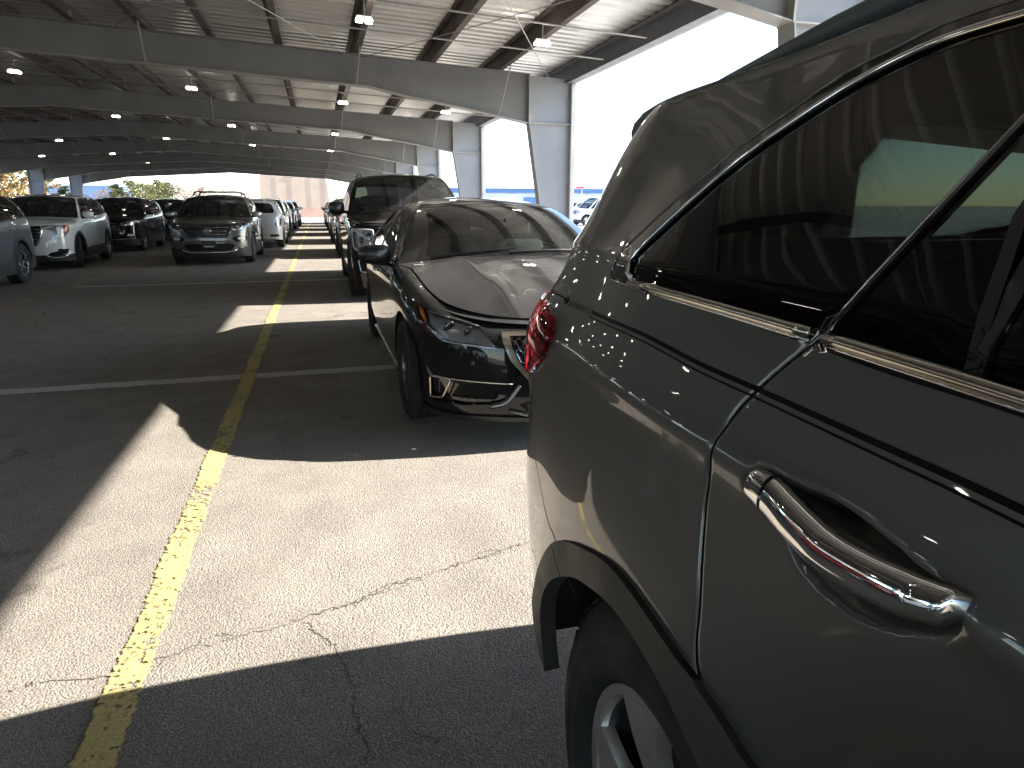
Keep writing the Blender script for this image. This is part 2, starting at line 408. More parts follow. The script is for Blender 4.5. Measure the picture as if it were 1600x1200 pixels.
        for b in range(nb):
            ya = y0 + b * (y1 - y0) / nb; yb = y0 + (b + 1) * (y1 - y0) / nb
            prof = []; t = ya; nr = 4; pp = (yb - ya) / nr
            for i in range(nr):
                q = ya + i * pp
                prof += [(q, 0.0), (q + pp * 0.50, 0.0), (q + pp * 0.60, 0.05), (q + pp * 0.90, 0.05)]
            prof.append((yb + 0.004, 0.0))
            xs = [XE + 0.05, XE - 3.6, XE - 7.2, XR]
            v = []; f = []
            for x in xs:
                for (yy, zz) in prof: v.append((mir(x, s), yy, ztop(x) + 0.262 + zz))
            n = len(prof)
            for i in range(len(xs) - 1):
                for k in range(n - 1): f.append((i * n + k, i * n + k + 1, (i + 1) * n + k + 1, (i + 1) * n + k))
            L(MB().add(v, f), 'roof_sheet', deckm)
        # conduits across the purlins, rods in crossed pairs
        for k, y in enumerate(FY[:-1]):
            for dy in (4.0, 5.5):
                c = MB(); c.tube([(mir(4.6, s), y + dy, ztop(4.6) - 0.02), (mir(XR + 0.1, s), y + dy, ztop(XR) - 0.02)], 0.013, 6); L(c, 'conduit', galv)
            if k % 2 == 0:
                for (xa, xb) in ((4.3, 0.9), (0.7, -2.9)):
                    c = MB(); c.tube([(mir(xa, s), y + 0.1, ztop(xa) - 0.05), (mir(xb, s), y + 7.3, ztop(xb) - 0.05)], 0.007, 5); L(c, 'brace_rod', galv)
                    c = MB(); c.tube([(mir(xb, s), y + 0.1, ztop(xb) - 0.05), (mir(xa, s), y + 7.3, ztop(xa) - 0.05)], 0.007, 5); L(c, 'brace_rod', galv)
    rc = MB(); rc.prism([(XR - 0.25, ztop(XR) + 0.29), (XR, ztop(XR) + 0.315), (XR + 0.25, ztop(XR) + 0.29), (XR + 0.25, ztop(XR) + 0.305), (XR, ztop(XR) + 0.335), (XR - 0.25, ztop(XR) + 0.305)], y0, y1); L(rc, 'ridge_cap', deckm)
    # downpipes on the outer flange
    for k, y in enumerate(FY):
        d = MB(); d.box((XE + 0.075, y + 0.06, ztop(XE) / 2 - 0.03), (0.09, 0.1, ztop(XE) - 0.05), bev=0.012); L(d, 'downpipe', edge)

def build_lights():
    house = simple('lamp_housing', (0.5, 0.5, 0.48), 0.5)
    lens = emit('lamp_glow', (1.0, 0.94, 0.82), 10.0)
    proto = None
    b = MB(); b.box((0, 0, 0.05), (0.34, 0.12, 0.07), bev=0.012); b.box((0, 0, 0.1), (0.06, 0.06, 0.06)); m_body = b.mesh('fixture_body')
    l = MB(); l.box((-0.105, 0, -0.012), (0.15, 0.21, 0.055), bev=0.012); m_l1 = l.mesh('lamp_lens')
    l = MB(); l.box((0.105, 0, -0.012), (0.15, 0.21, 0.055), bev=0.012); m_l2 = l.mesh('lamp_lens')
    h = MB(); h.tube([(0, 0, 0.1), (0, 0, 0.40)], 0.012, 6); m_h = h.mesh('hanger')
    for me, mt in ((m_body, house), (m_l1, lens), (m_l2, lens), (m_h, house)): me.materials.append(mt)
    xs = [3.15, 0.75, -2.45, -5.75, 2 * XR + 2.7, 2 * XR - 0.4, 2 * XR - 3.3]
    n = 0
    for k, y in enumerate(FY):
        if k == 0: continue
        for x in xs:
            if k == 2 and x > 0: continue
            o = tag(empty('canopy_light', (x, y - 3.15, ztop(x) - 0.20), 0, 0.58), 'lit twin-lamp fixture hanging under the canopy roof', 'light fixture', 'lights under the canopy roof')
            for nm, me in (('housing', m_body), ('lamp_lens', m_l1), ('lamp_lens', m_l2), ('hanger', m_h)): link(nm, me, None, o)
            o.rotation_euler = (0, R(3 if x > XR else -3), R(((n * 37) % 9) - 4)); n += 1
# ------------------------------------------------------------------ car bodies
def pchip(pts, n=240, smooth=0):
    """smooth monotone curve through (x, y) control points, as a lookup function"""
    p = np.array(sorted(pts), float); x, y = p[:, 0], p[:, 1]
    if len(x) < 3: return lambda q: np.interp(q, x, y)
    h = np.diff(x); d = np.diff(y) / h; m = np.zeros_like(y)
    for i in range(1, len(x) - 1):
        if d[i - 1] * d[i] > 0:
            w1 = 2 * h[i] + h[i - 1]; w2 = h[i] + 2 * h[i - 1]; m[i] = (w1 + w2) / (w1 / d[i - 1] + w2 / d[i])
    m[0], m[-1] = d[0], d[-1]
    xs = np.linspace(x[0], x[-1], n); k = np.clip(np.searchsorted(x, xs, side='right') - 1, 0, len(x) - 2)
    t = (xs - x[k]) / h[k]
    ys = (2 * t**3 - 3 * t**2 + 1) * y[k] + (t**3 - 2 * t**2 + t) * h[k] * m[k] + (-2 * t**3 + 3 * t**2) * y[k + 1] + (t**3 - t**2) * h[k] * m[k + 1]
    if smooth:
        kk = np.hanning(smooth + 2)[1:-1]; kk /= kk.sum(); hw = smooth // 2
        pad = np.concatenate([2 * ys[0] - ys[1:hw + 1][::-1], ys, 2 * ys[-1] - ys[-hw - 1:-1][::-1]]); ys = np.convolve(pad, kk, 'valid')
    return lambda q: np.interp(q, xs, ys)
def catmull(pts, n=24):
    P = [np.array(p, float) for p in pts]; P = [2 * P[0] - P[1]] + P + [2 * P[-1] - P[-2]]; out = []
    for i in range(1, len(P) - 2):
        p0, p1, p2, p3 = P[i - 1:i + 3]
        t0 = 0.0; t1 = t0 + max(np.linalg.norm(p1 - p0), 1e-6)**0.5; t2 = t1 + max(np.linalg.norm(p2 - p1), 1e-6)**0.5; t3 = t2 + max(np.linalg.norm(p3 - p2), 1e-6)**0.5
        for t in np.linspace(t1, t2, n, endpoint=False):
            a1 = (t1 - t) / (t1 - t0) * p0 + (t - t0) / (t1 - t0) * p1; a2 = (t2 - t) / (t2 - t1) * p1 + (t - t1) / (t2 - t1) * p2; a3 = (t3 - t) / (t3 - t2) * p2 + (t - t2) / (t3 - t2) * p3
            b1 = (t2 - t) / (t2 - t0) * a1 + (t - t0) / (t2 - t0) * a2; b2 = (t3 - t) / (t3 - t1) * a2 + (t - t1) / (t3 - t1) * a3
            out.append((t2 - t) / (t2 - t1) * b1 + (t - t1) / (t2 - t1) * b2)
    out.append(P[-2]); return np.array(out)
def rounded(poly, r, n=4):
    """round the corners of a polygon"""
    out = []; m = len(poly)
    for i in range(m):
        p = np.array(poly[i], float); a = np.array(poly[i - 1], float); b = np.array(poly[(i + 1) % m], float)
        ri = r[i] if hasattr(r, '__len__') else r
        la, lb = np.linalg.norm(a - p), np.linalg.norm(b - p); q = min(ri, la * 0.45, lb * 0.45)
        if q < 1e-4: out.append(tuple(p)); continue
        s = p + (a - p) / la * q; e = p + (b - p) / lb * q
        for k in range(n + 1):
            t = k / n; out.append(tuple((1 - t)**2 * s + 2 * t * (1 - t) * p + t * t * e))
    return out
def inside(P, poly):
    poly = np.asarray(poly, float); x, y = P[:, 0], P[:, 1]; c = np.zeros(len(P), bool)
    x0, y0 = poly[:, 0], poly[:, 1]; x1, y1 = np.roll(x0, -1), np.roll(y0, -1)
    for a, b, p, q in zip(x0, y0, x1, y1):
        if b == q: continue
        k = ((b > y) != (q > y)) & (x < (p - a) * (y - b) / (q - b) + a); c ^= k
    return c
def strip_poly(line, w):
    L = np.array(line, float); t = np.gradient(L, axis=0); t /= np.maximum(np.linalg.norm(t, axis=1, keepdims=True), 1e-9)
    n = np.stack([-t[:, 1], t[:, 0]], 1); return [tuple(p) for p in L + n * w / 2] + [tuple(p) for p in (L - n * w / 2)[::-1]]
def tessellate(outer, polys, step, extra=None, dens=None):
    """constrained triangulation of a flat domain; returns points, triangles, region id (-1: the base) """
    V = []; E = []
    def addpoly(poly, ms):
        poly = [np.array(p, float) for p in poly]; pts = []
        for a, b in zip(poly, poly[1:] + poly[:1]):
            n = max(1, int(math.ceil(np.linalg.norm(b - a) / ms)))
            for k in range(n): pts.append(a + (b - a) * k / n)
        s = len(V); V.extend(pts); m = len(pts)
        E.extend([(s + i, s + (i + 1) % m) for i in range(m)])
    addpoly(outer, step)
    for p in polys: addpoly(p, step)
    O = np.array(outer); lo, hi = O.min(0), O.max(0)
    gx = np.arange(lo[0] + step / 2, hi[0], step); gy = np.arange(lo[1] + step / 2, hi[1], step)
    G = np.stack(np.meshgrid(gx, gy), -1).reshape(-1, 2)
    if extra is not None and len(extra): G = np.vstack([G, np.array(extra, float)])
    G = G[inside(G, outer)]
    # drop grid points that crowd the constraint lines
    A = np.array([V[a] for a, b in E]); B = np.array([V[b] for a, b in E]); keep = np.ones(len(G), bool)
    D = B - A; LL = np.maximum((D**2).sum(1), 1e-12)
    for s in range(0, len(G), 400):
        q = G[s:s + 400, None, :] - A[None]; t = np.clip((q * D[None]).sum(2) / LL, 0, 1); dd = ((q - t[..., None] * D[None])**2).sum(2)
        keep[s:s + 400] = dd.min(1) > (0.3 * (step if extra is None else step * 0.3))**2
    G = G[keep]
    pts = [Vector((float(p[0]), float(p[1]))) for p in V] + [Vector((float(p[0]), float(p[1]))) for p in G]
    r = delaunay_2d_cdt(pts, E, [], 0, 1e-6)
    P = np.array([tuple(p) for p in r[0]]); T = np.array([t for t in r[2] if len(t) == 3], int)
    C = P[T].mean(1); reg = np.full(len(T), -2); reg[inside(C, outer)] = -1
    for i, p in enumerate(polys):
        k = inside(C, p) & (reg > -2); reg[k] = i
    return P, T, reg
def skirt_mesh(name, P3, N3, T, skirt=0.0, flip=False, extra=None):
    """mesh from triangles, with its border turned inward by skirt metres"""
    used = np.unique(T); idx = -np.ones(len(P3), int); idx[used] = np.arange(len(used))
    V = P3[used]; NV = N3[used]; F = idx[T]
    if flip: F = F[:, ::-1]
    verts = V.tolist(); norms = NV.tolist(); faces = F.tolist()
    if skirt:
        ed = {}
        for t in faces:
            for a, b in ((t[0], t[1]), (t[1], t[2]), (t[2], t[0])):
                if (b, a) in ed: del ed[(b, a)]
                else: ed[(a, b)] = 1
        low = {}; hi2 = {}
        for a, b in ed:
            for q in (a, b):
                if q not in low:
                    low[q] = len(verts); verts.append((V[q] - NV[q] * skirt).tolist()); norms.append(None)
                    hi2[q] = len(verts); verts.append(V[q].tolist()); norms.append(None)
            faces.append([hi2[b], hi2[a], low[a], low[b]])
    me = bpy.data.meshes.new(name); me.from_pydata(verts, [], faces)
    for p in me.polygons: p.use_smooth = True
    me.update()
    nn = [tuple(q) if q is not None else (0, 0, 0) for q in norms]
    try: me.normals_split_custom_set_from_vertices(nn)
    except Exception: pass
    return me

class Car:
    def __init__(c, name, label, cat, loc, rz=0.0, scale=0.97, group=None, **k):
        c.k = k; c.root = tag(empty(name, loc, rz, scale), label, cat, group)
        c.L, c.w = k['L'], k['w']
        L, w = c.L, c.w
        pl = k.get('plan') or [(0, 0), (.3 * w, .012), (.58 * w, .06), (.8 * w, .17), (.92 * w, .36), (.972 * w, .68), (.995 * w, 1.15), (w, 1.8), (w, L - 1.9), (.99 * w, L - 1.15), (.965 * w, L - .6), (.91 * w, L - .27), (.78 * w, L - .1), (.45 * w, L - .02), (0, L)]
        C = catmull(pl, 30); C[:, 0] = np.maximum(C[:, 0], 0)
        s = np.concatenate([[0], np.cumsum(np.linalg.norm(np.diff(C, axis=0), axis=1))])
        c.U = s[-1]; c.us = np.linspace(0, c.U, 1500)
        c.cx = np.interp(c.us, s, C[:, 0]); c.cy = np.interp(c.us, s, C[:, 1])
        tx = np.gradient(c.cx, c.us); ty = np.gradient(c.cy, c.us); l = np.hypot(tx, ty)
        nx, ny = ty / l, -tx / l
        kk = np.ones(41) / 41
        def sm(a, e0, e1): return np.convolve(np.concatenate([np.full(20, e0), a, np.full(20, e1)]), kk, 'valid')
        nx = sm(nx, 0, 0); ny = sm(ny, -1, 1); l = np.hypot(nx, ny); c.nx, c.ny = nx / l, ny / l
        c.belt = pchip(k['belt'], 400, 21); c.roofe = pchip(k['roofe'], 400, 21); c.fs = pchip(k['fs'], 480, 25); c.ff = pchip(k['ff'], 240, 21); c.fr = pchip(k['fr'], 240, 21)
        c.bot = pchip(k.get('bot', [(0, .2), (.5, .19), (1.0, .2), (L - 1, .22), (L - .4, .26), (L, .3)]))
        c.yc0, c.yc1 = k['cowl']            # cowl corner y, trunk/hatch corner y
        c.roll = k.get('roll', 0.06); c.disp = None; c.dex = k.get('dex')
        c.half = {}
    def uy(c, y):
        i0 = np.argmax(c.cx > 0.9 * c.w); i1 = len(c.cx) - np.argmax(c.cx[::-1] > 0.9 * c.w)
        m = c.cy; return float(np.interp(y, m, c.us)) if np.all(np.diff(m) > -1e-9) else float(np.interp(y, np.maximum.accumulate(m + np.arange(len(m)) * 1e-9), c.us))
    def ux(c, x, rear=False):
        h = len(c.us) // 2
        return float(np.interp(x, c.cx[:h], c.us[:h])) if not rear else float(np.interp(-x, -c.cx[h:], c.us[h:]))
    def pts(c, L):
        out = []
        for a, p, z in L: out.append((c.ux(p) if a == 'f' else c.ux(p, True) if a == 'r' else c.uy(p) if a == 's' else p, z))
        return out
    def S(c, u, z, off=0.0, disp=True):
        u = np.asarray(u, float); z = np.asarray(z, float)
        x = np.interp(u, c.us, c.cx); y = np.interp(u, c.us, c.cy); nx = np.interp(u, c.us, c.nx); ny = np.interp(u, c.us, c.ny)
        b = c.belt(y); r = c.roofe(y)
        zeta = np.where(z < b, z / b, 1 + (z - b) / np.maximum(r - b, 0.05))
        ends = np.clip((c.yc0 + .05 - y) / .25, 0, 1) + np.clip((y - c.yc1 + .05) / .25, 0, 1) * c.k.get('rollrear', 1)
        tt = np.clip((b - z) / c.roll, 0, 1); rollf = c.roll * (1 - np.sqrt(np.maximum(1 - (1 - tt)**2, 0)))
        d = nx**2 * (c.fs(zeta)) + np.where(ny < 0, ny**2 * c.ff(z), ny**2 * c.fr(z)) + np.clip(ends, 0, 1) * rollf
        if c.dex is not None: d = d + c.dex(y, z)
        o = off + (c.disp(u, z, y) if (disp and c.disp is not None) else 0.0)
        d = d - o
        return np.stack([np.maximum(x - nx * d, 0 if False else -9), y - ny * d, z + 0 * x], -1)
    def SN(c, u, z, **kw):
        e = 0.002
        du = c.S(u + e, z, **kw) - c.S(u - e, z, **kw); dz = c.S(u, z + e, **kw) - c.S(u, z - e, **kw)
        n = np.cross(du, dz); return n / np.maximum(np.linalg.norm(n, axis=-1, keepdims=True), 1e-9)
    def deck(c, x, y):
        """height of hood or boot lid"""
        yy = np.clip(y, 0.0, c.L); b = c.belt(yy); zc = c.zc(yy); xe = np.maximum(np.interp(yy, np.maximum.accumulate(c.cy + np.arange(len(c.cy)) * 1e-9), c.cx), 0.5)
        t = np.clip(np.abs(x) / (c.w * 0.93), 0, 1.2)
        return zc + (b - zc) * t**2.2
    # ---- generic emission of surface parts
    def emit(c, name, P3, N3, T, mat, skirt=0.02, both=True, join=False, parent=None, inner=None):
        """one part per side, or a single part joined across the middle"""
        parent = parent or c.root; out = []
        if not len(T): return out
        if not both:
            return [link(name, skirt_mesh(name, P3, N3, T, skirt), mat, parent)]
        M = np.array([-1, 1, 1.0])
        if join:
            n = len(P3); P = np.vstack([P3, P3 * M]); Nn = np.vstack([N3, N3 * M]); TT = np.vstack([T, (T + n)[:, ::-1]])
            # weld the middle
            mid = np.abs(P3[:, 0]) < 1e-4; mp = np.arange(2 * n); mp[n:][mid] = np.arange(n)[mid]; TT = mp[TT]
            Nn[:n][mid, 0] = 0
            out.append(link(name, skirt_mesh(name, P, Nn, TT, skirt), mat, parent))
        else:
            out.append(link(name, skirt_mesh(name, P3, N3, T, skirt), mat, parent))
            out.append(link(name, skirt_mesh(name, P3 * M, N3 * M, T[:, ::-1], skirt), mat, parent))
        return out
    def wall_outer(c):
        k = c.k; U = c.U; out = []
        ub = np.linspace(0, U, 60); yb = np.interp(ub, c.us, c.cy)
        out += [(u, float(c.bot(y))) for u, y in zip(ub, yb)]
        def top(ua, ue, n):
            q = np.linspace(ua, ue, n); return [(u, float(c.belt(np.interp(u, c.us, c.cy))) - 0.002) for u in q]
        uA0, uD0 = c.uy(c.A[0][0]), c.uy(c.D[0][0])
        out += top(U, uD0, 24)[:-1]
        Dl = catmull(c.D, 6); Al = catmull(c.A, 6)
        out += [(c.uy(p[0]), p[1]) for p in Dl]
        ys = np.linspace(c.D[-1][0], c.A[-1][0], 24)[1:-1]
        out += [(c.uy(y), float(c.roofe(y))) for y in ys]
        out += [(c.uy(p[0]), p[1]) for p in Al[::-1]]
        out += top(uA0, 0, 30)[1:]
        return out
    def build(c, regions, paintm, step=0.09, extra=None, holes=(), trimm=None, sub=None):
        k = c.k
        c.zc = pchip(k['zc'])
        A0, A1 = k['A']; D0, D1 = k['D']
        def lin(p0, p1, bow):
            p0 = (p0, float(c.belt(p0)) - 0.002); p1 = (p1, float(c.roofe(p1)))
            m = ((p0[0] + p1[0]) / 2, (p0[1] + p1[1]) / 2 + bow); return [p0, m, p1]
        c.A = lin(A0, A1, k.get('Abow', .03)); c.D = lin(D0, D1, k.get('Dbow', .03))
        c.outer = c.wall_outer()
        polys = [r['poly'] for r in regions]
        P, T, reg = tessellate(c.outer, polys, step, extra)
        c.tess = (P, T, reg)
        names = {}
        groups = {}
        for i in range(-1, len(regions)):
            r = regions[i] if i >= 0 else dict(name='body_side', mat=paintm, off=0.0, skirt=0.025, join=True)
            t = T[reg == i]
            if r.get('hole') or not len(t): continue
            key = r.get('key') or (r['name'] + str(i))
            groups.setdefault(key, (r, []))[1].append(t)
        for key, (r, tl) in groups.items():
            t = np.vstack(tl); off = r.get('off', 0.0)
            P3 = c.S(P[:, 0], P[:, 1], off=off); N3 = c.SN(P[:, 0], P[:, 1], off=off)
            mid = P[:, 0] < 1e-6; P3[mid, 0] = 0; P3[P[:, 0] > c.U - 1e-6, 0] = 0
            obs = c.emit(r['name'], P3, N3, t, r['mat'], r.get('skirt', 0.015), join=r.get('join', False))
            for j, o in enumerate(obs):
                names.setdefault(r['name'], []).append(o)
            if r.get('lens'):
                P4 = c.S(P[:, 0], P[:, 1], off=r.get('lensoff', 0.002)); N4 = c.SN(P[:, 0], P[:, 1], off=0.002)
                P4[mid, 0] = 0; P4[P[:, 0] > c.U - 1e-6, 0] = 0
                M = np.array([-1, 1, 1.0])
                for j, o in enumerate(obs):
                    if r.get('join'):
                        c.emit('lens', P4, N4, t, r['lens'], 0.004, join=True, parent=o)
                    elif j == 0: link('lens', skirt_mesh('lens', P4, N4, t, 0.004), r['lens'], o)
                    else: link('lens', skirt_mesh('lens', P4 * M, N4 * M, t[:, ::-1], 0.004), r['lens'], o)
        # inner trim behind the painted wall
        t = T[reg == -1]; yy = P[t].mean(1)[:, 1]; t = t[yy > 0.45]
        P3 = c.S(P[:, 0], P[:, 1], off=-0.035); N3 = c.SN(P[:, 0], P[:, 1], off=-0.035); P3[P[:, 0] < 1e-6, 0] = 0; P3[P[:, 0] > c.U - 1e-6, 0] = 0
        c.emit('inner_trim', P3, -N3, t[:, ::-1], MATS['cabin_black'], 0.0, join=True)
        c.parts = names
        return names
    def loft(c, which, regions, basemat, name, step=0.08, yc=None, bulge=0.04, offx=0.0, zbase=None):
        """windscreen or back window between the two pillars. (a, t): a across, t up"""
        line = catmull(c.A if which == 'A' else c.D, 30); u = np.array([c.uy(p[0]) for p in line]); E3 = c.S(u, line[:, 1], disp=False)
        ts = np.linspace(0, 1, len(line)); y_c0, y_c1 = yc
        zc0 = float(c.deck(np.array([0.0]), np.array([y_c0]))[0]) if zbase is None else zbase
        zc1 = float(c.roofz(np.array([0.0]), np.array([y_c1]))[0])
        sgn = -1 if which == 'A' else 1
        def W(a, t, off=0.0):
            xe = np.interp(t, ts, E3[:, 0]); ye = np.interp(t, ts, E3[:, 1]); ze = np.interp(t, ts, E3[:, 2])
            dy, dz = y_c1 - y_c0, zc1 - zc0; l = math.hypot(dy, dz); nyv, nzv = (-dz / l, dy / l) if which == 'A' else (dz / l, -dy / l)
            if nzv < 0 and abs(dy) > 0.02: nyv, nzv = -nyv, -nzv
            if which == 'A' and nyv > 0: nyv, nzv = -nyv, -nzv
            if which == 'D' and nyv < 0: nyv, nzv = -nyv, -nzv
            bl = bulge * 4 * t * (1 - t)
            yC = y_c0 + dy * t + nyv * bl; zC = zc0 + dz * t + nzv * bl
            q = np.abs(a)**2.0
            return np.stack([a * xe, yC + (ye - yC) * q + nyv * off, zC + (ze - zC) * q + nzv * off], -1)
        c_w = 2 * float(E3[:, 0].mean()); c_h = math.hypot(y_c1 - y_c0, zc1 - zc0)
        outer = [(-c_w / 2, 0), (c_w / 2, 0), (c_w / 2, c_h), (-c_w / 2, c_h)]
        polys = [[((p[0]) * c_w / 2, p[1] * c_h) for p in r['poly']] for r in regions]
        polys = [rounded(p, r.get('r', 0.05)) for p, r in zip(polys, regions)]
        P, T, reg = tessellate(outer, polys, step)
        a, t = P[:, 0] / (c_w / 2), P[:, 1] / c_h
        def WN(off):
            e = 1e-3; n = np.cross(W(a + e, t, off) - W(a - e, t, off), W(a, t + e, off) - W(a, t - e, off)); n /= np.maximum(np.linalg.norm(n, axis=1, keepdims=True), 1e-9)
            return n if which == 'A' else -n
        out = {}
        for i in range(-1, len(regions)):
            r = regions[i] if i >= 0 else dict(name=name, mat=basemat, off=0.0)
            tt = T[reg == i]
            if not len(tt): continue
            if which == 'D': tt = tt[:, ::-1]
            out[r['name']] = link(r['name'], skirt_mesh(r['name'], W(a, t, r.get('off', 0)), WN(r.get('off', 0)), tt, r.get('skirt', 0.01)), r['mat'], c.root)
        c.W = getattr(c, 'W', {}); c.W[which] = (W, c_w, c_h)
        return out
    def roofz(c, x, y):
        xe = c.roofx(y); return c.roofe(y) + c.k.get('crown', .055) * (1 - np.clip(np.abs(x) / xe, 0, 1)**2.2)
    def roof(c, paintm, yh, yr, name='roof', step=0.1, regions=()):
        y0, y1 = c.A[-1][0], c.D[-1][0]
        ys = np.linspace(y0, y1, 30); u = np.array([c.uy(y) for y in ys]); E3 = c.S(u, c.roofe(ys), disp=False)
        c.roofx = lambda y: np.interp(y, E3[:, 1], E3[:, 0])
        def H(aa): return None
        ye0, ye1 = E3[0, 1], E3[-1, 1]; xe0, xe1 = E3[0, 0], E3[-1, 0]
        A = np.linspace(1, -1, 25)
        poly = [(x, y) for x, y in zip(-E3[:, 0], E3[:, 1])][::-1]
        poly = [(x, y) for x, y in zip(E3[:, 0], E3[:, 1])]
        poly += [(a * xe1, yr + (ye1 - yr) * a * a) for a in A[1:-1]]
        poly += [(-x, y) for x, y in zip(E3[::-1, 0], E3[::-1, 1])]
        poly += [(a * xe0, yh + (ye0 - yh) * a * a) for a in -A[1:-1]]
        P, T, reg = tessellate(poly, [r['poly'] for r in regions], step)
        yy = np.clip(P[:, 1], min(ye0, yh), max(ye1, yr))
        def Z(x, y): return c.roofz(x, y)
        def NN(x, y):
            e = 2e-3; n = np.stack([-(Z(x + e, y) - Z(x - e, y)) / (2 * e), -(Z(x, y + e) - Z(x, y - e)) / (2 * e), np.ones_like(x)], -1); return n / np.linalg.norm(n, axis=1, keepdims=True)
        n0 = NN(P[:, 0], P[:, 1]); z0 = Z(P[:, 0], P[:, 1])
        for i in range(-1, len(regions)):
            r = regions[i] if i >= 0 else dict(name=name, mat=paintm)
            tt = T[reg == i]
            if not len(tt): continue
            P3 = np.stack([P[:, 0], P[:, 1], z0 + r.get('off', 0.0)], -1)
            link(r['name'], skirt_mesh(r['name'], P3, n0, tt, 0.012), r['mat'], c.root)
        P3 = np.stack([P[:, 0] * .98, P[:, 1], z0 - 0.035], -1)
        link('headliner', skirt_mesh('headliner', P3, -n0, T[reg > -2][:, ::-1], 0.0), MATS['cabin_grey'], c.root)
    def lid(c, name, paintm, front=True, ycentre=None, step=0.09, gap=0.004, regions=()):
        """hood or boot lid as a height field inside the shoulder line"""
        if front: us = np.linspace(0.0, c.uy(c.A[0][0]), 50)
        else: us = np.linspace(c.uy(c.D[0][0]), c.U, 40)
        y = np.interp(us, c.us, c.cy); e = c.S(us, c.belt(y) - 0.0005, off=-gap, disp=False); e[:, 0] = np.maximum(e[:, 0], 0)
        if front:
            e[0, 0] = 0; right = [(p[0], p[1]) for p in e]; xe, ye = right[-1]
            cowl = [(a * xe, ycentre + (ye - ycentre) * a * a) for a in np.linspace(1, -1, 19)][1:-1]
            poly = right + cowl + [(-x, q) for x, q in right[::-1]][:-1]
        else:
            e[-1, 0] = 0; right = [(p[0], p[1]) for p in e]; xe, ye = right[0]
            cowl = [(a * xe, ycentre + (ye - ycentre) * a * a) for a in np.linspace(-1, 1, 19)][1:-1]
            poly = right + [(-x, q) for x, q in right[::-1]][1:] + cowl
        P, T, reg = tessellate(poly, [r['poly'] for r in regions], step)
        dd = c.k.get('hooddisp') if front else None
        # blend the height at the border to the shoulder
        bz = np.array([c.belt(q[1]) for q in right]); B = np.array(right)
        def Z(x, y): return c.deck(x, y) + (dd(np.abs(x), y) if dd else 0)
        ax = np.abs(P[:, 0]); z0 = Z(P[:, 0], P[:, 1])
        d2 = ((np.stack([ax, P[:, 1]], -1)[:, None] - B[None])**2).sum(2); j = d2.argmin(1); dm = np.sqrt(d2[np.arange(len(P)), j])
        zb = c.belt(np.clip(P[:, 1], 0, c.L)); zedge = Z(B[:, 0], B[:, 1]); corr = (bz - zedge)[j] * np.exp(-(dm / 0.16)**2); z0 = z0 + corr
        e_ = 2e-3
        n0 = np.stack([-(Z(P[:, 0] + e_, P[:, 1]) - Z(P[:, 0] - e_, P[:, 1])) / (2 * e_), -(Z(P[:, 0], P[:, 1] + e_) - Z(P[:, 0], P[:, 1] - e_)) / (2 * e_), np.ones(len(P))], -1); n0 /= np.linalg.norm(n0, axis=1, keepdims=True)
        c.hoodZ = Z
        for i in range(-1, len(regions)):
            r = regions[i] if i >= 0 else dict(name=name, mat=paintm)
            tt = T[reg == i]
            if not len(tt): continue
            P3 = np.stack([P[:, 0], P[:, 1], z0 + r.get('off', 0.0)], -1)
            me = skirt_mesh(r['name'], P3, n0, tt, 0.02); link(r['name'], me, r['mat'], c.root)
        cy_ = (P[:, 1].min() + P[:, 1].max()) / 2; LP = np.stack([P[:, 0] * 1.05, cy_ + (P[:, 1] - cy_) * 1.05, z0 - 0.03], -1)  # hidden sheet added under the lid to block sun leaks
        link('lid_leak_blocker', skirt_mesh('lid_leak_blocker', LP, n0, T[reg > -2], 0.0), MATS['liner_black'], c.root)
    # ---- add-ons laid on the wall
    def rail(c, name, line, r, mat, off=0.004, both=True, parent=None, n=6, sx=1.0, closed=False, dense=6):
        """a bar that follows the body surface; line in wall coordinates"""
        Lc = catmull(line, dense) if dense and len(line) > 2 else np.array(line, float)
        P3 = c.S(Lc[:, 0], Lc[:, 1], off=off); res = []
        for sgn in ((1, -1) if both else (1,)):
            m = MB(); m.tube([(p[0] * sgn, p[1], p[2]) for p in P3], r, n, closed=closed, sx=sx)
            res.append(m.build(name, mat, parent or c.root, smooth=True))
        return res
    def cross_rail(c, name, half, r, mat, off=0.004, parent=None, n=6, sx=1.0):
        """a bar crossing the front or rear middle, given for one half from the middle outwards"""
        Lc = np.array(half, float); P3 = c.S(Lc[:, 0], Lc[:, 1], off=off); P3[0, 0] = 0
        m = MB(); full = [(-p[0], p[1], p[2]) for p in P3[::-1]] + [tuple(p) for p in P3[1:]]
        m.tube(full, r, n, sx=sx); return m.build(name, mat, parent or c.root, smooth=True)
    def wheels(c, design, axles, r, tw=0.235, rim=None, track=None, dark=None, steer=0.0, spin=0.0):
        x = track or (c.w - 0.135)
        for ax in axles:
            for s in (1, -1):
                w = link('wheel', design['barrel'], None, c.root, (s * x, ax, r))
                if s < 0: w.rotation_euler = (0, 0, math.pi)
                if spin: w.rotation_euler = (spin * s, 0, w.rotation_euler[2])
                if steer and ax == axles[0]: w.rotation_euler = (0, 0, w.rotation_euler[2] + steer)
                for nm in ('tyre', 'rim', 'hub_cap', 'brake_disc'):
                    link(nm, design[nm], None, w)
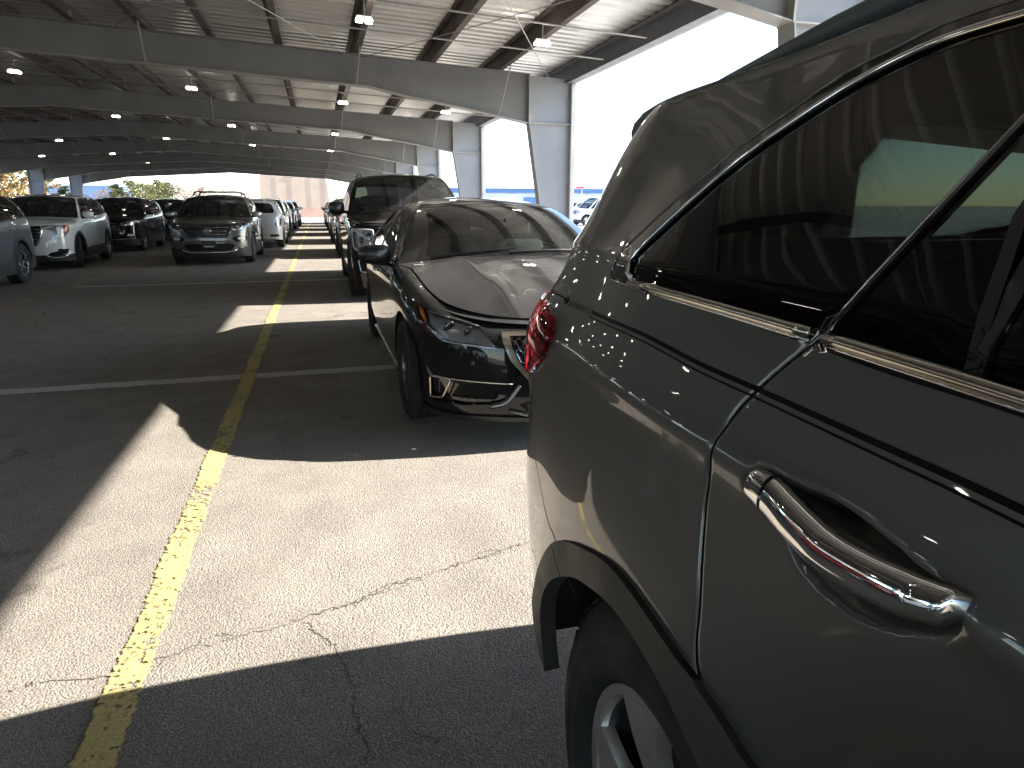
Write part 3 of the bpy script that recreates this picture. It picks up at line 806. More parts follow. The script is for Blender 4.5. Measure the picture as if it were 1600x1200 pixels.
    def arches(c, axles, r, Ra, mat=None):
        for ax in axles:
            for s in (1, -1):
                m = MB(); n = 22; v = []; f = []
                xo = c.w - 0.02; xi = c.w - 0.36
                for i in range(n + 1):
                    a = math.pi * (0.06 + 1.06 * i / n)
                    y, z = ax + Ra * math.cos(a), r + Ra * math.sin(a)
                    v += [(s * xo, y, z), (s * xi, y, z)]
                v.append((s * xi, ax, r))
                for i in range(n): f.append((2 * i, 2 * i + 2, 2 * i + 3, 2 * i + 1)); f.append((2 * i + 1, 2 * i + 3, len(v) - 1))
                m.add(v, f); m.build('wheel_liner', MATS['liner_black'], c.root, smooth=False)
    def underbody(c, z=0.24):
        us = np.linspace(0, c.U, 60); y = np.interp(us, c.us, c.cy); e = c.S(us, np.maximum(c.bot(y), 0) + 0.01, off=-0.02, disp=False)
        axl = c.k['axles']; xs = e[:, 0].copy()
        for ax in axl: xs = np.where(np.abs(y - ax) < c.k['Ra'] + 0.02, np.minimum(xs, c.w - 0.36), xs)
        n = len(us); v = []; f = []
        for i in range(n):
            zz = float(c.bot(y[i])) + 0.012; v += [(xs[i], e[i, 1], zz), (-xs[i], e[i, 1], zz)]
        for i in range(n - 1): f.append((2 * i, 2 * i + 1, 2 * i + 3, 2 * i + 2))
        MB().add(v, f).build('underbody', MATS['liner_black'], c.root)
    def cabin(c, ydash, zdash, yseat, zseat, rows=2, pitch=0.85, wheel_left=False, seatm='cabin_black', yrear=None, dashm='cabin_black'):
        R_ = c.root; W = c.w
        m = MB()
        n = 13; v = []; f = []
        for i in range(n):
            a = -1 + 2 * i / (n - 1); x = a * (W - .16)
            v += [(x, ydash - .42 + .3 * a * a, zdash - .03), (x, ydash - .1, zdash + .02 * (1 - a * a)), (x, ydash, zdash - .06), (x, ydash + .04, zdash - .4)]
        for i in range(n - 1):
            for k in range(3): f.append((i * 4 + k, i * 4 + k + 1, (i + 1) * 4 + k + 1, (i + 1) * 4 + k))
        m.add(v, f); m.build('dashboard', MATS[dashm], R_, smooth=True)
        sx = .37 if wheel_left else -.37; sx = -sx
        t = MB(); cx, cyy, cz = sx, ydash + .2, zdash - .02
        ring = []
        for i in range(24):
            a = 2 * math.pi * i / 24; lx, lz = .185 * math.cos(a), .185 * math.sin(a)
            ring.append((cx + lx, cyy - .1 * lz / .185 * .8, cz + lz * .9))
        t.tube(ring, .016, 6, closed=True); t.box((cx, cyy, cz), (.14, .05, .09), bev=.015); t.tube([(cx - .18, cyy, cz), (cx + .18, cyy, cz)], .014, 5); t.tube([(cx, cyy - .02, cz - .02), (cx, cyy - .25, cz - .12)], .03, 6)
        t.build('steering_wheel', MATS['cabin_grey'], R_, smooth=True)
        for rw in range(rows):
            y = yseat + rw * pitch
            for sx2 in ((-.37, .37) if rw == 0 else (-.42, 0.0, .42)):
                sw = .5 if rw == 0 else .44
                s_ = MB(); s_.box((sx2, y - .24, zseat - .05), (sw, .52, .15), bev=.05)
                s_.box((sx2, y + .08, zseat + .27), (sw, .15, .62), Matrix.Rotation(R(-14), 3, 'X'), bev=.06)
                o = s_.build('seat', MATS[seatm], R_, angle=50)
                h = MB(); h.box((sx2, y + .18, zseat + .68), (.27, .1, .18), Matrix.Rotation(R(-10), 3, 'X'), bev=.04); h.tube([(sx2, y + .16, zseat + .5), (sx2, y + .18, zseat + .64)], .012, 5)
                h.build('headrest', MATS[seatm], o, angle=50)
        fl = MB(); fl.box((0, (ydash + c.L - .5) / 2, zseat - .22), (2 * W - .3, c.L - .5 - ydash, .03)); fl.build('cabin_floor', MATS['cabin_black'], R_)
        mr = MB(); mr.box((0, ydash + .28, c.roofe(ydash + .5) - .1), (.24, .03, .075), bev=.012); mr.tube([(0, ydash + .26, c.roofe(ydash + .5) - .08), (0, ydash + .2, c.roofe(ydash + .5) - .01)], .01, 5); mr.build('rear_view_mirror', MATS['cabin_black'], R_)
    def side_mirrors(c, y, z, mat, size=(.115, .085, .085), armm=None, out=0.13, stalk=True, both=True):
        for s in (1, -1):
            P = c.S(np.array([c.uy(y)]), np.array([z]))[0]; cx = (P[0] + out) * s
            m = MB(); nu, nv = 16, 12; v = []; f = []
            # shell: rounded box, blunt to the rear, drawn in to the front
            for j in range(nv + 1):
                th = math.pi * j / nv
                for i in range(nu):
                    ph = 2 * math.pi * i / nu
                    q = lambda w_, e: math.copysign(abs(w_)**e, w_)
                    X = size[0] * q(math.sin(th), .55) * q(math.cos(ph), .55); Z = size[2] * q(math.sin(th), .55) * q(math.sin(ph), .6); Y = size[1] * q(math.cos(th), .6)
                    tp = 1 - .28 * max(0, -Y / size[1]); outk = 1 - .14 * max(0, X * 1 / size[0])
                    v.append((cx + s * X * tp, P[1] + Y + abs(X) * .18, z + .05 + Z * tp * outk))
            for j in range(nv):
                for i in range(nu):
                    q4 = (j * nu + i, j * nu + (i + 1) % nu, (j + 1) * nu + (i + 1) % nu, (j + 1) * nu + i); f.append(q4 if s > 0 else q4[::-1])
            m.add(v, f); o = m.build('side_mirror', mat, c.root, smooth=True)
            gm = MB(); gm.box((cx, P[1] + size[1] * .98, z + .05), (size[0] * 1.6, .008, size[2] * 1.45), bev=.003); gm.build('mirror_glass', MATS['mirror_glass'], o)
            a = MB(); a.tube([(P[0] * s - .03 * s, P[1] + .02, z - .02), (P[0] * s + .05 * s, P[1] + .01, z - .01), (cx - s * size[0] * .3, P[1], z + .0)], [.03, .024, .03], 8); a.build('mirror_arm', armm or MATS['trim_black'], o, smooth=True)
    def handles(c, ys, z, mat, length=.2, off=.03):
        for y in ys:
            for s in (1, -1):
                u0 = c.uy(y); q = np.linspace(-length / 2, length / 2, 7); P3 = c.S(u0 + q, np.full(7, z), off=off * 1.0); b = np.array([0.15, .7, 1, 1, 1, .7, .15]); Q = c.S(u0 + q, np.full(7, z), off=0.0)
                pts_ = Q + (P3 - Q) * b[:, None]
                m = MB(); m.tube([(p[0] * s, p[1], p[2]) for p in pts_], .013, 8); m.build('door_handle', mat, c.root, smooth=True)
    def roof_rails(c, y0, y1, mat, h=.045, inset=.06, r=.014):
        for s in (1, -1):
            ys = np.linspace(y0, y1, 9); x = c.roofx(ys) - inset; z = c.roofz(x, ys)
            hh = h * np.array([0, .75, 1, 1, 1, 1, 1, .75, 0])
            m = MB(); m.tube([(s * a, b, d + e) for a, b, d, e in zip(x, ys, z, hh)], list(r * np.array([.25, .8, 1, 1, 1, 1, 1, .8, .25])), 8); m.build('roof_rail', mat, c.root, smooth=True)
    def window_stickers(c, spots):
        W, cw, ch = c.W['A']
        for a0, a1, t0, t1, mt in spots:
            aa = np.array([a0, a1, a1, a0]); tt = np.array([t0, t0, t1, t1]); q = W(aa, tt, -0.012)
            m = MB(); m.add(q, [(0, 1, 2, 3)]); m.build('windscreen_sticker', mt, c.root)

def wheel_design(name, r, rr, tw, spokes, rim_m, kind='twin', dish=.03, barrel_m=None):
    """tyre, rim face with spokes, barrel, hub and disc; outer face points to +x"""
    d = {}; h = tw / 2
    t = MB(); t.lathe_x([(-h * .75, rr - .01), (-h * .98, rr + .012), (-h * 1.05, (r + rr) / 2), (-h * .97, r - .03), (-h * .8, r - .006), (-h * .42, r), (-h * .40, r - .009), (-h * .34, r - .009), (-h * .32, r), (-h * .04, r), (-h * .03, r - .009), (h * .03, r - .009), (h * .04, r), (h * .32, r), (h * .34, r - .009), (h * .40, r - .009), (h * .42, r), (h * .8, r - .006), (h * .97, r - .03), (h * 1.0, r - .045), (h * 1.012, r - .047), (h * 1.02, r - .05), (h * 1.05, (r + rr) / 2), (h * 1.058, (r + rr) / 2 - .004), (h * 1.05, (r + rr) / 2 - .008), (h * 1.03, rr + .035), (h * 1.037, rr + .031), (h * 1.028, rr + .027), (h * .98, rr + .012), (h * .85, rr + .002), (h * .75, rr - .012)], n=56)
    # tread blocks on the shoulders
    for k in range(44):
        a = 2 * math.pi * k / 44
        for sx in (-1, 1):
            rot = Matrix.Rotation(-a, 3, 'X')
            t.box(tuple(rot @ Vector((sx * h * .62, 0, r - .001))), (h * .36, 2 * math.pi * r / 44 * .72, .006), rot)
    d['tyre'] = t.mesh(name + '_tyre', angle=35); d['tyre'].materials.append(MATS['tyre_rubber'])
    b = MB(); b.lathe_x([(h * .80, rr + .006), (h * .84, rr - .012), (h * .6, rr - .03), (-h * .7, rr - .03), (-h * .75, .05), (-h * .7, 0.0)], n=40)
    d['barrel'] = b.mesh(name + '_barrel', angle=40); d['barrel'].materials.append(barrel_m or MATS['rim_dark'])
    s = MB(); xo = h * .80; xh = xo - dish
    ro = rr - .004; ri = rr - .03
    # lip
    s.lathe_x([(xo - .012, ro - .022), (xo + .004, ro - .016), (xo + .006, ro), (xo - .006, ro + .004)], n=48)
    def sweep(a0, w0, a1, w1, r0, r1, x0, x1, th=.022):
        n = 6; v = []; f = []
        for i in range(n + 1):
            q = i / n; rad = r0 + (r1 - r0) * q; a = a0 + (a1 - a0) * q; w = w0 + (w1 - w0) * q; x = x0 + (x1 - x0) * (q**.7)
            for e in (-1, 1):
                aa = a + e * w / rad / 2
                v += [(x, rad * math.sin(aa), rad * math.cos(aa)), (x - th, rad * math.sin(aa + e * .02), rad * math.cos(aa + e * .02))]
        for i in range(n):
            k = i * 4; f += [(k, k + 2, k + 6, k + 4), (k, k + 4, k + 5, k + 1), (k + 2, k + 3, k + 7, k + 6)]
        s.add(v, f)
    for k in range(spokes):
        a = 2 * math.pi * k / spokes
        if kind == 'twin':
            gp = 2 * math.pi / spokes * .25
            sweep(a - gp * .28, .03, a - gp, .022, .045, ro - .012, xh, xo); sweep(a + gp * .28, .03, a + gp, .022, .045, ro - .012, xh, xo)
        elif kind == 'y':
            gp = 2 * math.pi / spokes * .3
            sweep(a, .04, a, .055, .04, rr * .55, xh, xo - .008); sweep(a, .045, a - gp, .022, rr * .5, ro - .012, xo - .009, xo); sweep(a, .045, a + gp, .022, rr * .5, ro - .012, xo - .009, xo)
        elif kind == 'thin':
            sweep(a, .022, a + .12, .016, .045, ro - .012, xh, xo)
        elif kind == 'flare':
            sweep(a, .045, a + .05, .075, .05, rr * .62, xh, xo - .004); sweep(a + .05, .075, a + .10, .125, rr * .62, ro - .012, xo - .004, xo)
        else: sweep(a, .06, a, .05, .045, ro - .012, xh, xo)
    s.lathe_x([(xh - .02, .075), (xh + .004, .068), (xh + .006, .04), (xh - .004, .036)], n=24)
    d['rim'] = s.mesh(name + '_rim', angle=35); d['rim'].materials.append(rim_m)
    hc = MB(); hc.lathe_x([(xh - .004, .036), (xh + .006, .032), (xh + .008, 0.0)], n=20)
    d['hub_cap'] = hc.mesh(name + '_cap', angle=40); d['hub_cap'].materials.append(MATS['trim_black'])
    bd = MB(); bd.lathe_x([(-.02, .15), (.0, .15), (.0, .07), (.03, .06), (.03, .0)], n=30); bd.box((.0, .12, .05), (.05, .07, .12), bev=.01)
    d['brake_disc'] = bd.mesh(name + '_disc', angle=40); d['brake_disc'].materials.append(MATS['brake_steel'])
    return d
# ------------------------------------------------------------------ vehicle materials
def car_materials():
    simple('cabin_black', (0.028, 0.027, 0.026), 0.75); simple('cabin_grey', (0.13, 0.125, 0.115), 0.8); simple('cabin_tan', (0.25, 0.21, 0.16), 0.7)
    simple('liner_black', (0.014, 0.014, 0.014), 0.9); simple('trim_black', (0.016, 0.016, 0.017), 0.32); simple('cladding', (0.036, 0.035, 0.034), 0.62, wear=0.3, scale=3)
    simple('gloss_black', (0.008, 0.008, 0.009), 0.06, coat=1.0)
    simple('tyre_rubber', (0.021, 0.02, 0.019), 0.82, wear=0.35, scale=9); simple('rim_dark', (0.035, 0.036, 0.038), 0.4, metal=0.4)
    simple('rim_silver', (0.62, 0.62, 0.63), 0.22, metal=0.9); simple('rim_machined', (0.74, 0.71, 0.67), 0.34, metal=0.85, wear=0.25, scale=12); simple('rim_gunmetal', (0.16, 0.16, 0.17), 0.25, metal=0.85)
    simple('brake_steel', (0.25, 0.24, 0.23), 0.4, metal=0.9); simple('mirror_glass', (0.7, 0.72, 0.74), 0.03, metal=1.0)
    simple('chrome', (0.78, 0.78, 0.78), 0.07, metal=1.0, wear=0.05); simple('satin_chrome', (0.62, 0.58, 0.50), 0.2, metal=1.0, wear=0.06); simple('dark_chrome', (0.20, 0.20, 0.205), 0.15, metal=1.0)
    simple('lamp_reflector', (0.6, 0.6, 0.6), 0.15, metal=0.9); simple('lamp_dark', (0.55, 0.54, 0.53), 0.25, metal=0.2); simple('amber', (0.75, 0.2, 0.02), 0.2, coat=1.0)
    simple('red_lens', (0.36, 0.008, 0.012), 0.1, coat=1.0); simple('projector', (0.12, 0.13, 0.16), 0.04, metal=0.6, coat=1.0)
    simple('frit_black', (0.012, 0.012, 0.012), 0.1, coat=0.6); simple('plate_black', (0.02, 0.02, 0.02), 0.4); simple('sticker_white', (0.75, 0.75, 0.72), 0.6); simple('sticker_green', (0.35, 0.5, 0.05), 0.6); simple('sticker_orange', (0.8, 0.4, 0.08), 0.6)
    simple('led_white', (0.8, 0.82, 0.85), 0.15)
    glass('clear_lens', (0.93, 0.93, 0.93)); glass('windscreen', (0.72, 0.78, 0.74), 0.05); glass('side_glass', (0.42, 0.46, 0.44), 0.02); glass('privacy_glass', (0.055, 0.06, 0.058), 0.008)
    glass('dusty_windscreen', (0.62, 0.78, 0.71), 0.02)
    paint('paint_black', (0.006, 0.006, 0.007), 0.0, 0.3, 0.03); paint('paint_black_dusty', (0.006, 0.006, 0.007), 0.0, 0.3, 0.055, (0.33, 0.325, 0.31))
    paint('paint_graphite', (0.106, 0.107, 0.105), 0.7, 0.45, 0.02); paint('paint_titanium', (0.15, 0.144, 0.132), 0.75, 0.34, 0.04)
    paint('paint_white', (0.76, 0.76, 0.74), 0.0, 0.4, 0.05); paint('paint_pearl', (0.66, 0.67, 0.66), 0.0, 0.4, 0.05)
    paint('paint_steel', (0.19, 0.20, 0.215), 0.7, 0.34, 0.03); paint('paint_blue', (0.02, 0.045, 0.13), 0.5, 0.34, 0.03); paint('paint_red', (0.36, 0.015, 0.015), 0.3, 0.34, 0.03); paint('paint_silver', (0.42, 0.42, 0.42), 0.8, 0.34, 0.04)

WH = {}
def wheel_kinds():
    WH['sorento'] = wheel_design('sorento', .368, .24, .235, 5, MATS['rim_machined'], 'flare', .028)
    WH['sport'] = wheel_design('sport', .342, .25, .245, 5, MATS['rim_gunmetal'], 'twin', .03)
    WH['suv'] = wheel_design('suv', .365, .235, .235, 5, MATS['rim_silver'], 'twin', .03)
    WH['terrain'] = wheel_design('terrain', .36, .235, .235, 6, MATS['rim_silver'], 'y', .03)
    WH['truck'] = wheel_design('truck', .405, .275, .275, 6, MATS['rim_silver'], 'y', .03)
    WH['small'] = wheel_design('small', .32, .205, .205, 7, MATS['rim_silver'], 'plain', .03)

FS_SUV = [(0, .07), (.13, .045), (.2, .02), (.35, .006), (.55, .0), (.72, .004), (.84, .0), (.93, .012), (1.0, .035), (1.03, .045), (1.3, .085), (1.6, .14), (1.85, .205), (1.95, .245), (2.0, .29)]
FS_SED = [(0, .08), (.2, .05), (.28, .02), (.45, .005), (.65, .004), (.8, .0), (.9, .012), (1.0, .045), (1.03, .055), (1.3, .11), (1.6, .19), (1.85, .275), (1.95, .32), (2.0, .37)]

def circle(cx, cy, r, n=36, a0=0, a1=2 * math.pi): return [(cx + r * math.cos(a0 + (a1 - a0) * i / n), cy + r * math.sin(a0 + (a1 - a0) * i / n)) for i in range(n)]
def arch_regions(c, axles, r, Ra, clad=0.0, mat=None):
    out = []
    for i, ax in enumerate(axles):
        u = c.uy(ax)
        if clad: out.append(dict(name='wheel_arch_trim', poly=circle(u, r, Ra + clad, 44), mat=mat or MATS['cladding'], off=.008, skirt=.03))
    for i, ax in enumerate(axles):
        out.append(dict(name='hole', poly=circle(c.uy(ax), r, Ra, 40), hole=True, mat=None))
    return out
def sill_region(c, z, y0, y1, mat=None):
    return dict(name='sill_trim', poly=[(c.uy(y0), .1), (c.uy(y1), .1), (c.uy(y1), z + .03), (c.uy(y0), z)], mat=mat or MATS['cladding'], off=.006)
def win_poly(c, yb0, yt0, yb1, yt1, lo=.018, hi=.055, r=.05):
    """side window between belt and roof edge"""
    ys = np.linspace(0, 1, 7)
    bot = [(c.uy(yb0 + (yb1 - yb0) * q), float(c.belt(yb0 + (yb1 - yb0) * q)) + lo) for q in ys]
    top = [(c.uy(yt1 + (yt0 - yt1) * q), float(c.roofe(yt1 + (yt0 - yt1) * q)) - hi) for q in ys]
    P = bot + top; rr = [0.0] * len(P); rr[0] = rr[6] = rr[7] = rr[13] = r
    return rounded(P, rr, 4)
def frame_poly(c, yb0, yt0, yb1, yt1, lo=-.012, hi=.03): return win_poly(c, yb0, yt0, yb1, yt1, lo, hi, .06)
def door_lines(c, lines, zlo=.28):
    """shut lines: thin dark grooves"""
    out = []
    for ln in lines:
        L = catmull([(c.uy(y), z) for y, z in ln], 5) if len(ln) > 2 else np.array([(c.uy(y), z) for y, z in ln])
        out.append(dict(name='shut_line', poly=strip_poly(L, .008), mat=MATS['liner_black'], off=-.006, skirt=0.0))
    return out
def front_poly(c, pts, r=.0): return rounded(c.pts([('f', x, z) for x, z in pts]), r) if r else c.pts([('f', x, z) for x, z in pts])
def rear_poly(c, pts, r=.0): return rounded(c.pts([('r', x, z) for x, z in pts]), r) if r else c.pts([('r', x, z) for x, z in pts])
def projector(c, spots, both=True):
    for x, z, r, o in spots:
        u = c.ux(x); P = c.S(np.array([u]), np.array([z]), off=o)[0]
        for s in (1, -1):
            m = MB(); m.ellipsoid((P[0] * s, P[1] + .012, P[2]), (r, r * .45, r), 14, 8)
            ob = m.build('projector_lamp', MATS['projector'], c.root, smooth=True)
            q = MB(); q.tube([(P[0] * s + r * 1.12 * math.cos(a), P[1] + .006, P[2] + r * 1.15 * math.sin(a)) for a in np.linspace(0, 2 * math.pi, 20)[:-1]], r * .10, 6, closed=True); q.build('lamp_ring', MATS['dark_chrome'], ob, smooth=True)
def finish(c, wheel, glassA='windscreen', mirrors=None, seats='cabin_black', dash='cabin_black'):
    k = c.k
    c.wheels(WH[wheel], k['axles'], k['r'], steer=k.get('steer', 0.0)); c.arches(k['axles'], k['r'], k['Ra']); c.underbody()
def shell(c, regs, paintm, step=.1, glassA='windscreen', rear_glass='privacy_glass', rear_regions=(), roof_regions=(), hood=True, hood_name='bonnet'):
    k = c.k
    c.build(regs, paintm, step)
    c.roof(paintm, k['header'], k['rheader'], regions=roof_regions)
    c.lid(hood_name, paintm, True, k['cowlc'])
    w0, w1 = k.get('ws', (.91, .93))
    c.loft('A', [dict(name='windscreen_border', poly=[(-w0 - .05, .01), (w0 + .05, .01), (w1 + .05, .985), (-w1 - .05, .985)], mat=MATS['frit_black'], off=.001, r=.04),
                 dict(name='windscreen', poly=[(-w0, .06), (w0, .06), (w1, .955), (-w1, .955)], mat=MATS[glassA], off=.0, r=.06)], paintm, 'windscreen_pillar', yc=(k['cowlc'], k['header']), bulge=k.get('bulge', .045))
    if k.get('boot'):
        c.lid('boot_lid', paintm, False, k['bootc'])
        c.loft('D', [dict(name='rear_window', poly=[(-.93, .05), (.93, .05), (.93, .95), (-.93, .95)], mat=MATS[rear_glass], off=.001, r=.06)], MATS['frit_black'], 'rear_window_seal', yc=(k['bootc'], k['rheader']), bulge=.04)
    else:
        yb = float(c.S(np.array([c.U]), np.array([float(c.belt(c.L)) - .002]))[0][1])
        c.loft('D', list(rear_regions) or [dict(name='rear_window', poly=[(-.86, .04), (.86, .04), (.84, .84), (-.84, .84)], mat=MATS[rear_glass], off=.002, r=.08)], paintm, 'tailgate_upper', yc=(yb, k['rheader']), bulge=.02, zbase=float(c.belt(c.L)) - .002)

def suv_spec(L=4.7, w=.94, H=1.66, fo=.93, wb=2.7, r=.365, hood=1.04, nose=.9, belt=1.09, rise=.09, **kw):
    rt = H - .06
    d = dict(L=L, w=w, axles=(fo, fo + wb), r=r, Ra=r + .055, fs=FS_SUV,
             belt=[(0, nose), (.12, nose + (hood - nose) * .45), (.45, hood - .025), (.9, hood), (1.2, belt - .01), (1.6, belt), (3.0, belt + rise * .4), (L - .6, belt + rise), (L, belt + rise)],
             zc=[(0, nose + .03), (.08, nose + .07), (.4, hood + .035), (.9, hood + .07), (1.3, hood + .09), (L, belt + rise)],
             roofe=[(1.2, rt - .16), (1.7, rt - .085), (2.1, rt - .03), (2.8, rt), (L - 1.1, rt - .015), (L - .5, rt - .05), (L, rt - .1)], crown=.06,
             ff=[(.1, .12), (.22, .05), (.35, .01), (.5, .0), (.7, .012), (nose, .05), (nose + .2, .1)], fr=[(.1, .1), (.3, .03), (.5, .0), (.75, .015), (1.0, .05), (1.2, .085), (1.4, .16)],
             A=(1.32, 2.08), D=(L - .28, L - .52), cowl=(1.32, L - .28), cowlc=1.06, header=1.86, rheader=L - .33, rollrear=.4)
    d.update(kw); return d
def suv_side(c, win=None, clad=.05, cm=None, sill=.42, doors=True, handles_z=None):
    k = c.k; L = c.L; a0, a1 = k['axles']
    D0, D1 = k['D']; A0, A1 = k['A']
    yb = (a0 + a1) / 2 + .12            # B pillar
    yc_ = a1 - .12
    wins = win or [(A0 + .16, A1 + .02, yb - .03, yb - .05), (yb + .06, yb + .03, yc_ - .0, yc_ - .16), (yc_ + .09, yc_ - .08, D0 - .22, D1 - .18)]
    regs = [dict(name='window_frame', poly=frame_poly(c, A0 + .07, A1 - .04, D0 - .14, D1 - .1), mat=MATS['gloss_black'], off=.001)]
    for i, wv in enumerate(wins): regs.append(dict(name='side_window', poly=win_poly(c, *wv), mat=MATS['side_glass'] if i == 0 else MATS['privacy_glass'], off=-.003, skirt=.0))
    regs.append(sill_region(c, sill, .0 + a0, a1, cm))
    regs += arch_regions(c, k['axles'], k['r'], k['Ra'], clad, cm)
    bz = float(c.belt(yb))
    if doors: regs += door_lines(c, [[(a0 + .62, sill + .05), (a0 + .5, .7), (a0 + .52, bz - .06)], [(yb, sill + .04), (yb, bz - .02)], [(a1 - .42, sill + .1), (a1 - .3, .78), (a1 - .12, .95), (yc_ + .03, float(c.belt(yc_)) - .02)]])
    return regs
# ------------------------------------------------------------------ the vehicles
def taillights(c, pts, r=.03): return dict(name='tail_light', poly=rounded(c.pts(pts), r), mat=MATS['red_lens'], off=.004, lens=MATS['clear_lens'], lensoff=.008)
def santa_fe():
    k = suv_spec(L=4.7, w=.94, H=1.67, fo=.93, wb=2.7, r=.365, hood=1.03, nose=.93)
    c = Car('parked_suv', 'bronze grey SUV with crossbars on its roof rails and a slanted-H badge', 'suv', (-2.44, 16.85, 0), 0, .97, **k)
    pm = MATS['paint_titanium']
    f = suv_side(c)
    f += [dict(name='lower_bumper', poly=front_poly(c, [(0, .1), (.93, .1), (.935, .40), (.75, .43), (.55, .36), (0, .36)]), mat=MATS['cladding'], off=.004, join=True),
          dict(name='grille', poly=front_poly(c, [(0, .93), (.44, .93), (.56, .88), (.40, .66), (0, .66)], .0), mat=MATS['trim_black'], off=-.02, join=True, skirt=.0),
          dict(name='headlight', poly=rounded(c.pts([('f', .50, .83), ('f', .56, .92), ('f', .72, .985), ('s', .33, 1.0), ('s', .46, .99), ('s', .22, .87), ('f', .66, .81)]), .03), mat=MATS['lamp_reflector'], off=-.03, lens=MATS['clear_lens']),
          dict(name='lower_grille', poly=rounded(front_poly(c, [(0, .36), (.47, .36), (.58, .47), (.40, .52), (0, .50)]), .0), mat=MATS['liner_black'], off=-.025, join=True, skirt=0),
          dict(name='fog_lamp_bezel', poly=rounded(front_poly(c, [(.50, .62), (.62, .545), (.80, .56), (.845, .64), (.80, .69), (.60, .675)]), .03), mat=MATS['gloss_black'], off=-.015),
          dict(name='fog_lamp', poly=rounded(front_poly(c, [(.64, .60), (.76, .59), (.80, .64), (.76, .665), (.64, .645)]), .02), mat=MATS['led_white'], off=-.006)]
    shell(c, f, pm)
    for z in (.88, .80, .72): c.cross_rail('grille_bar', [(c.ux(x), z) for x in np.linspace(0, .44 - (.88 - z) * .5, 8)], .016, MATS['dark_chrome'], off=-.008, sx=1.0)
    rim = [(0, .935), (.44, .935), (.565, .885), (.405, .655), (0, .655)]
    c.cross_rail('grille_frame', [(c.ux(x), z) for x, z in rim], .011, MATS['dark_chrome'], off=.002)
    c.cross_rail('skid_plate', [(c.ux(x), z) for x, z in ((0, .31), (.3, .31), (.5, .33), (.6, .37))], .022, MATS['rim_silver'], off=.004)
    c.cross_rail('bumper_bar', [(c.ux(x), z) for x, z in ((0, .56), (.4, .56), (.5, .54), (.6, .45), (.7, .40), (.86, .43))], .022, pm, off=.0)
    projector(c, [(.62, .90, .035, -.012), (.745, .91, .03, -.014)])
    # badge: ring with a leaning H
    y = float(c.S(np.array([0.0]), np.array([.8]))[0][1]) - .015
    b = MB(); b.tube([(.085 * math.cos(a), y, .80 + .045 * math.sin(a)) for a in np.linspace(0, 2 * math.pi, 28)[:-1]], .007, 6, closed=True)
    o = b.build('badge', MATS['chrome'], c.root, smooth=True)
    for p in ([(-.05, y, .768), (-.022, y, .832)], [(.022, y, .768), (.05, y, .832)], [(-.035, y, .795), (.035, y, .805)]): MB().tube(p, .008, 6).build('badge_stroke', MATS['chrome'], o, smooth=True)
    p = MB(); p.box((0, -.012, .50), (.32, .018, .17), bev=.006); pl = p.build('licence_plate_holder', MATS['plate_black'], c.root)
    MB().box((0, -.024, .45), (.2, .004, .022)).build('plate_strip', MATS['sticker_white'], pl)
    finish(c, 'suv'); c.side_mirrors(1.52, 1.12, MATS['paint_silver'], (.12, .085, .075)); c.cabin(1.35, 1.06, 2.35, .62)
    c.handles((2.55, 3.35), .98, MATS['chrome']); c.roof_rails(2.15, 4.05, MATS['rim_silver'], .04, .05)
    for y_ in (2.5, 3.4):
        x = float(c.roofx(y_)) - .05; z = float(c.roofz(np.array([x]), np.array([y_]))[0])
        m = MB(); m.tube([(-x, y_, z + .035), (-x + .03, y_, z + .10), (-x + .1, y_, z + .125), (x - .1, y_, z + .125), (x - .03, y_, z + .10), (x, y_, z + .035)], [.022, .02, .016, .016, .02, .022], 8); m.build('crossbar', MATS['trim_black'], c.root, smooth=True)
    c.window_stickers([(.62, .80, .80, .88, MATS['sticker_white']), (.7, .8, .1, .14, MATS['sticker_white'])])
    return c
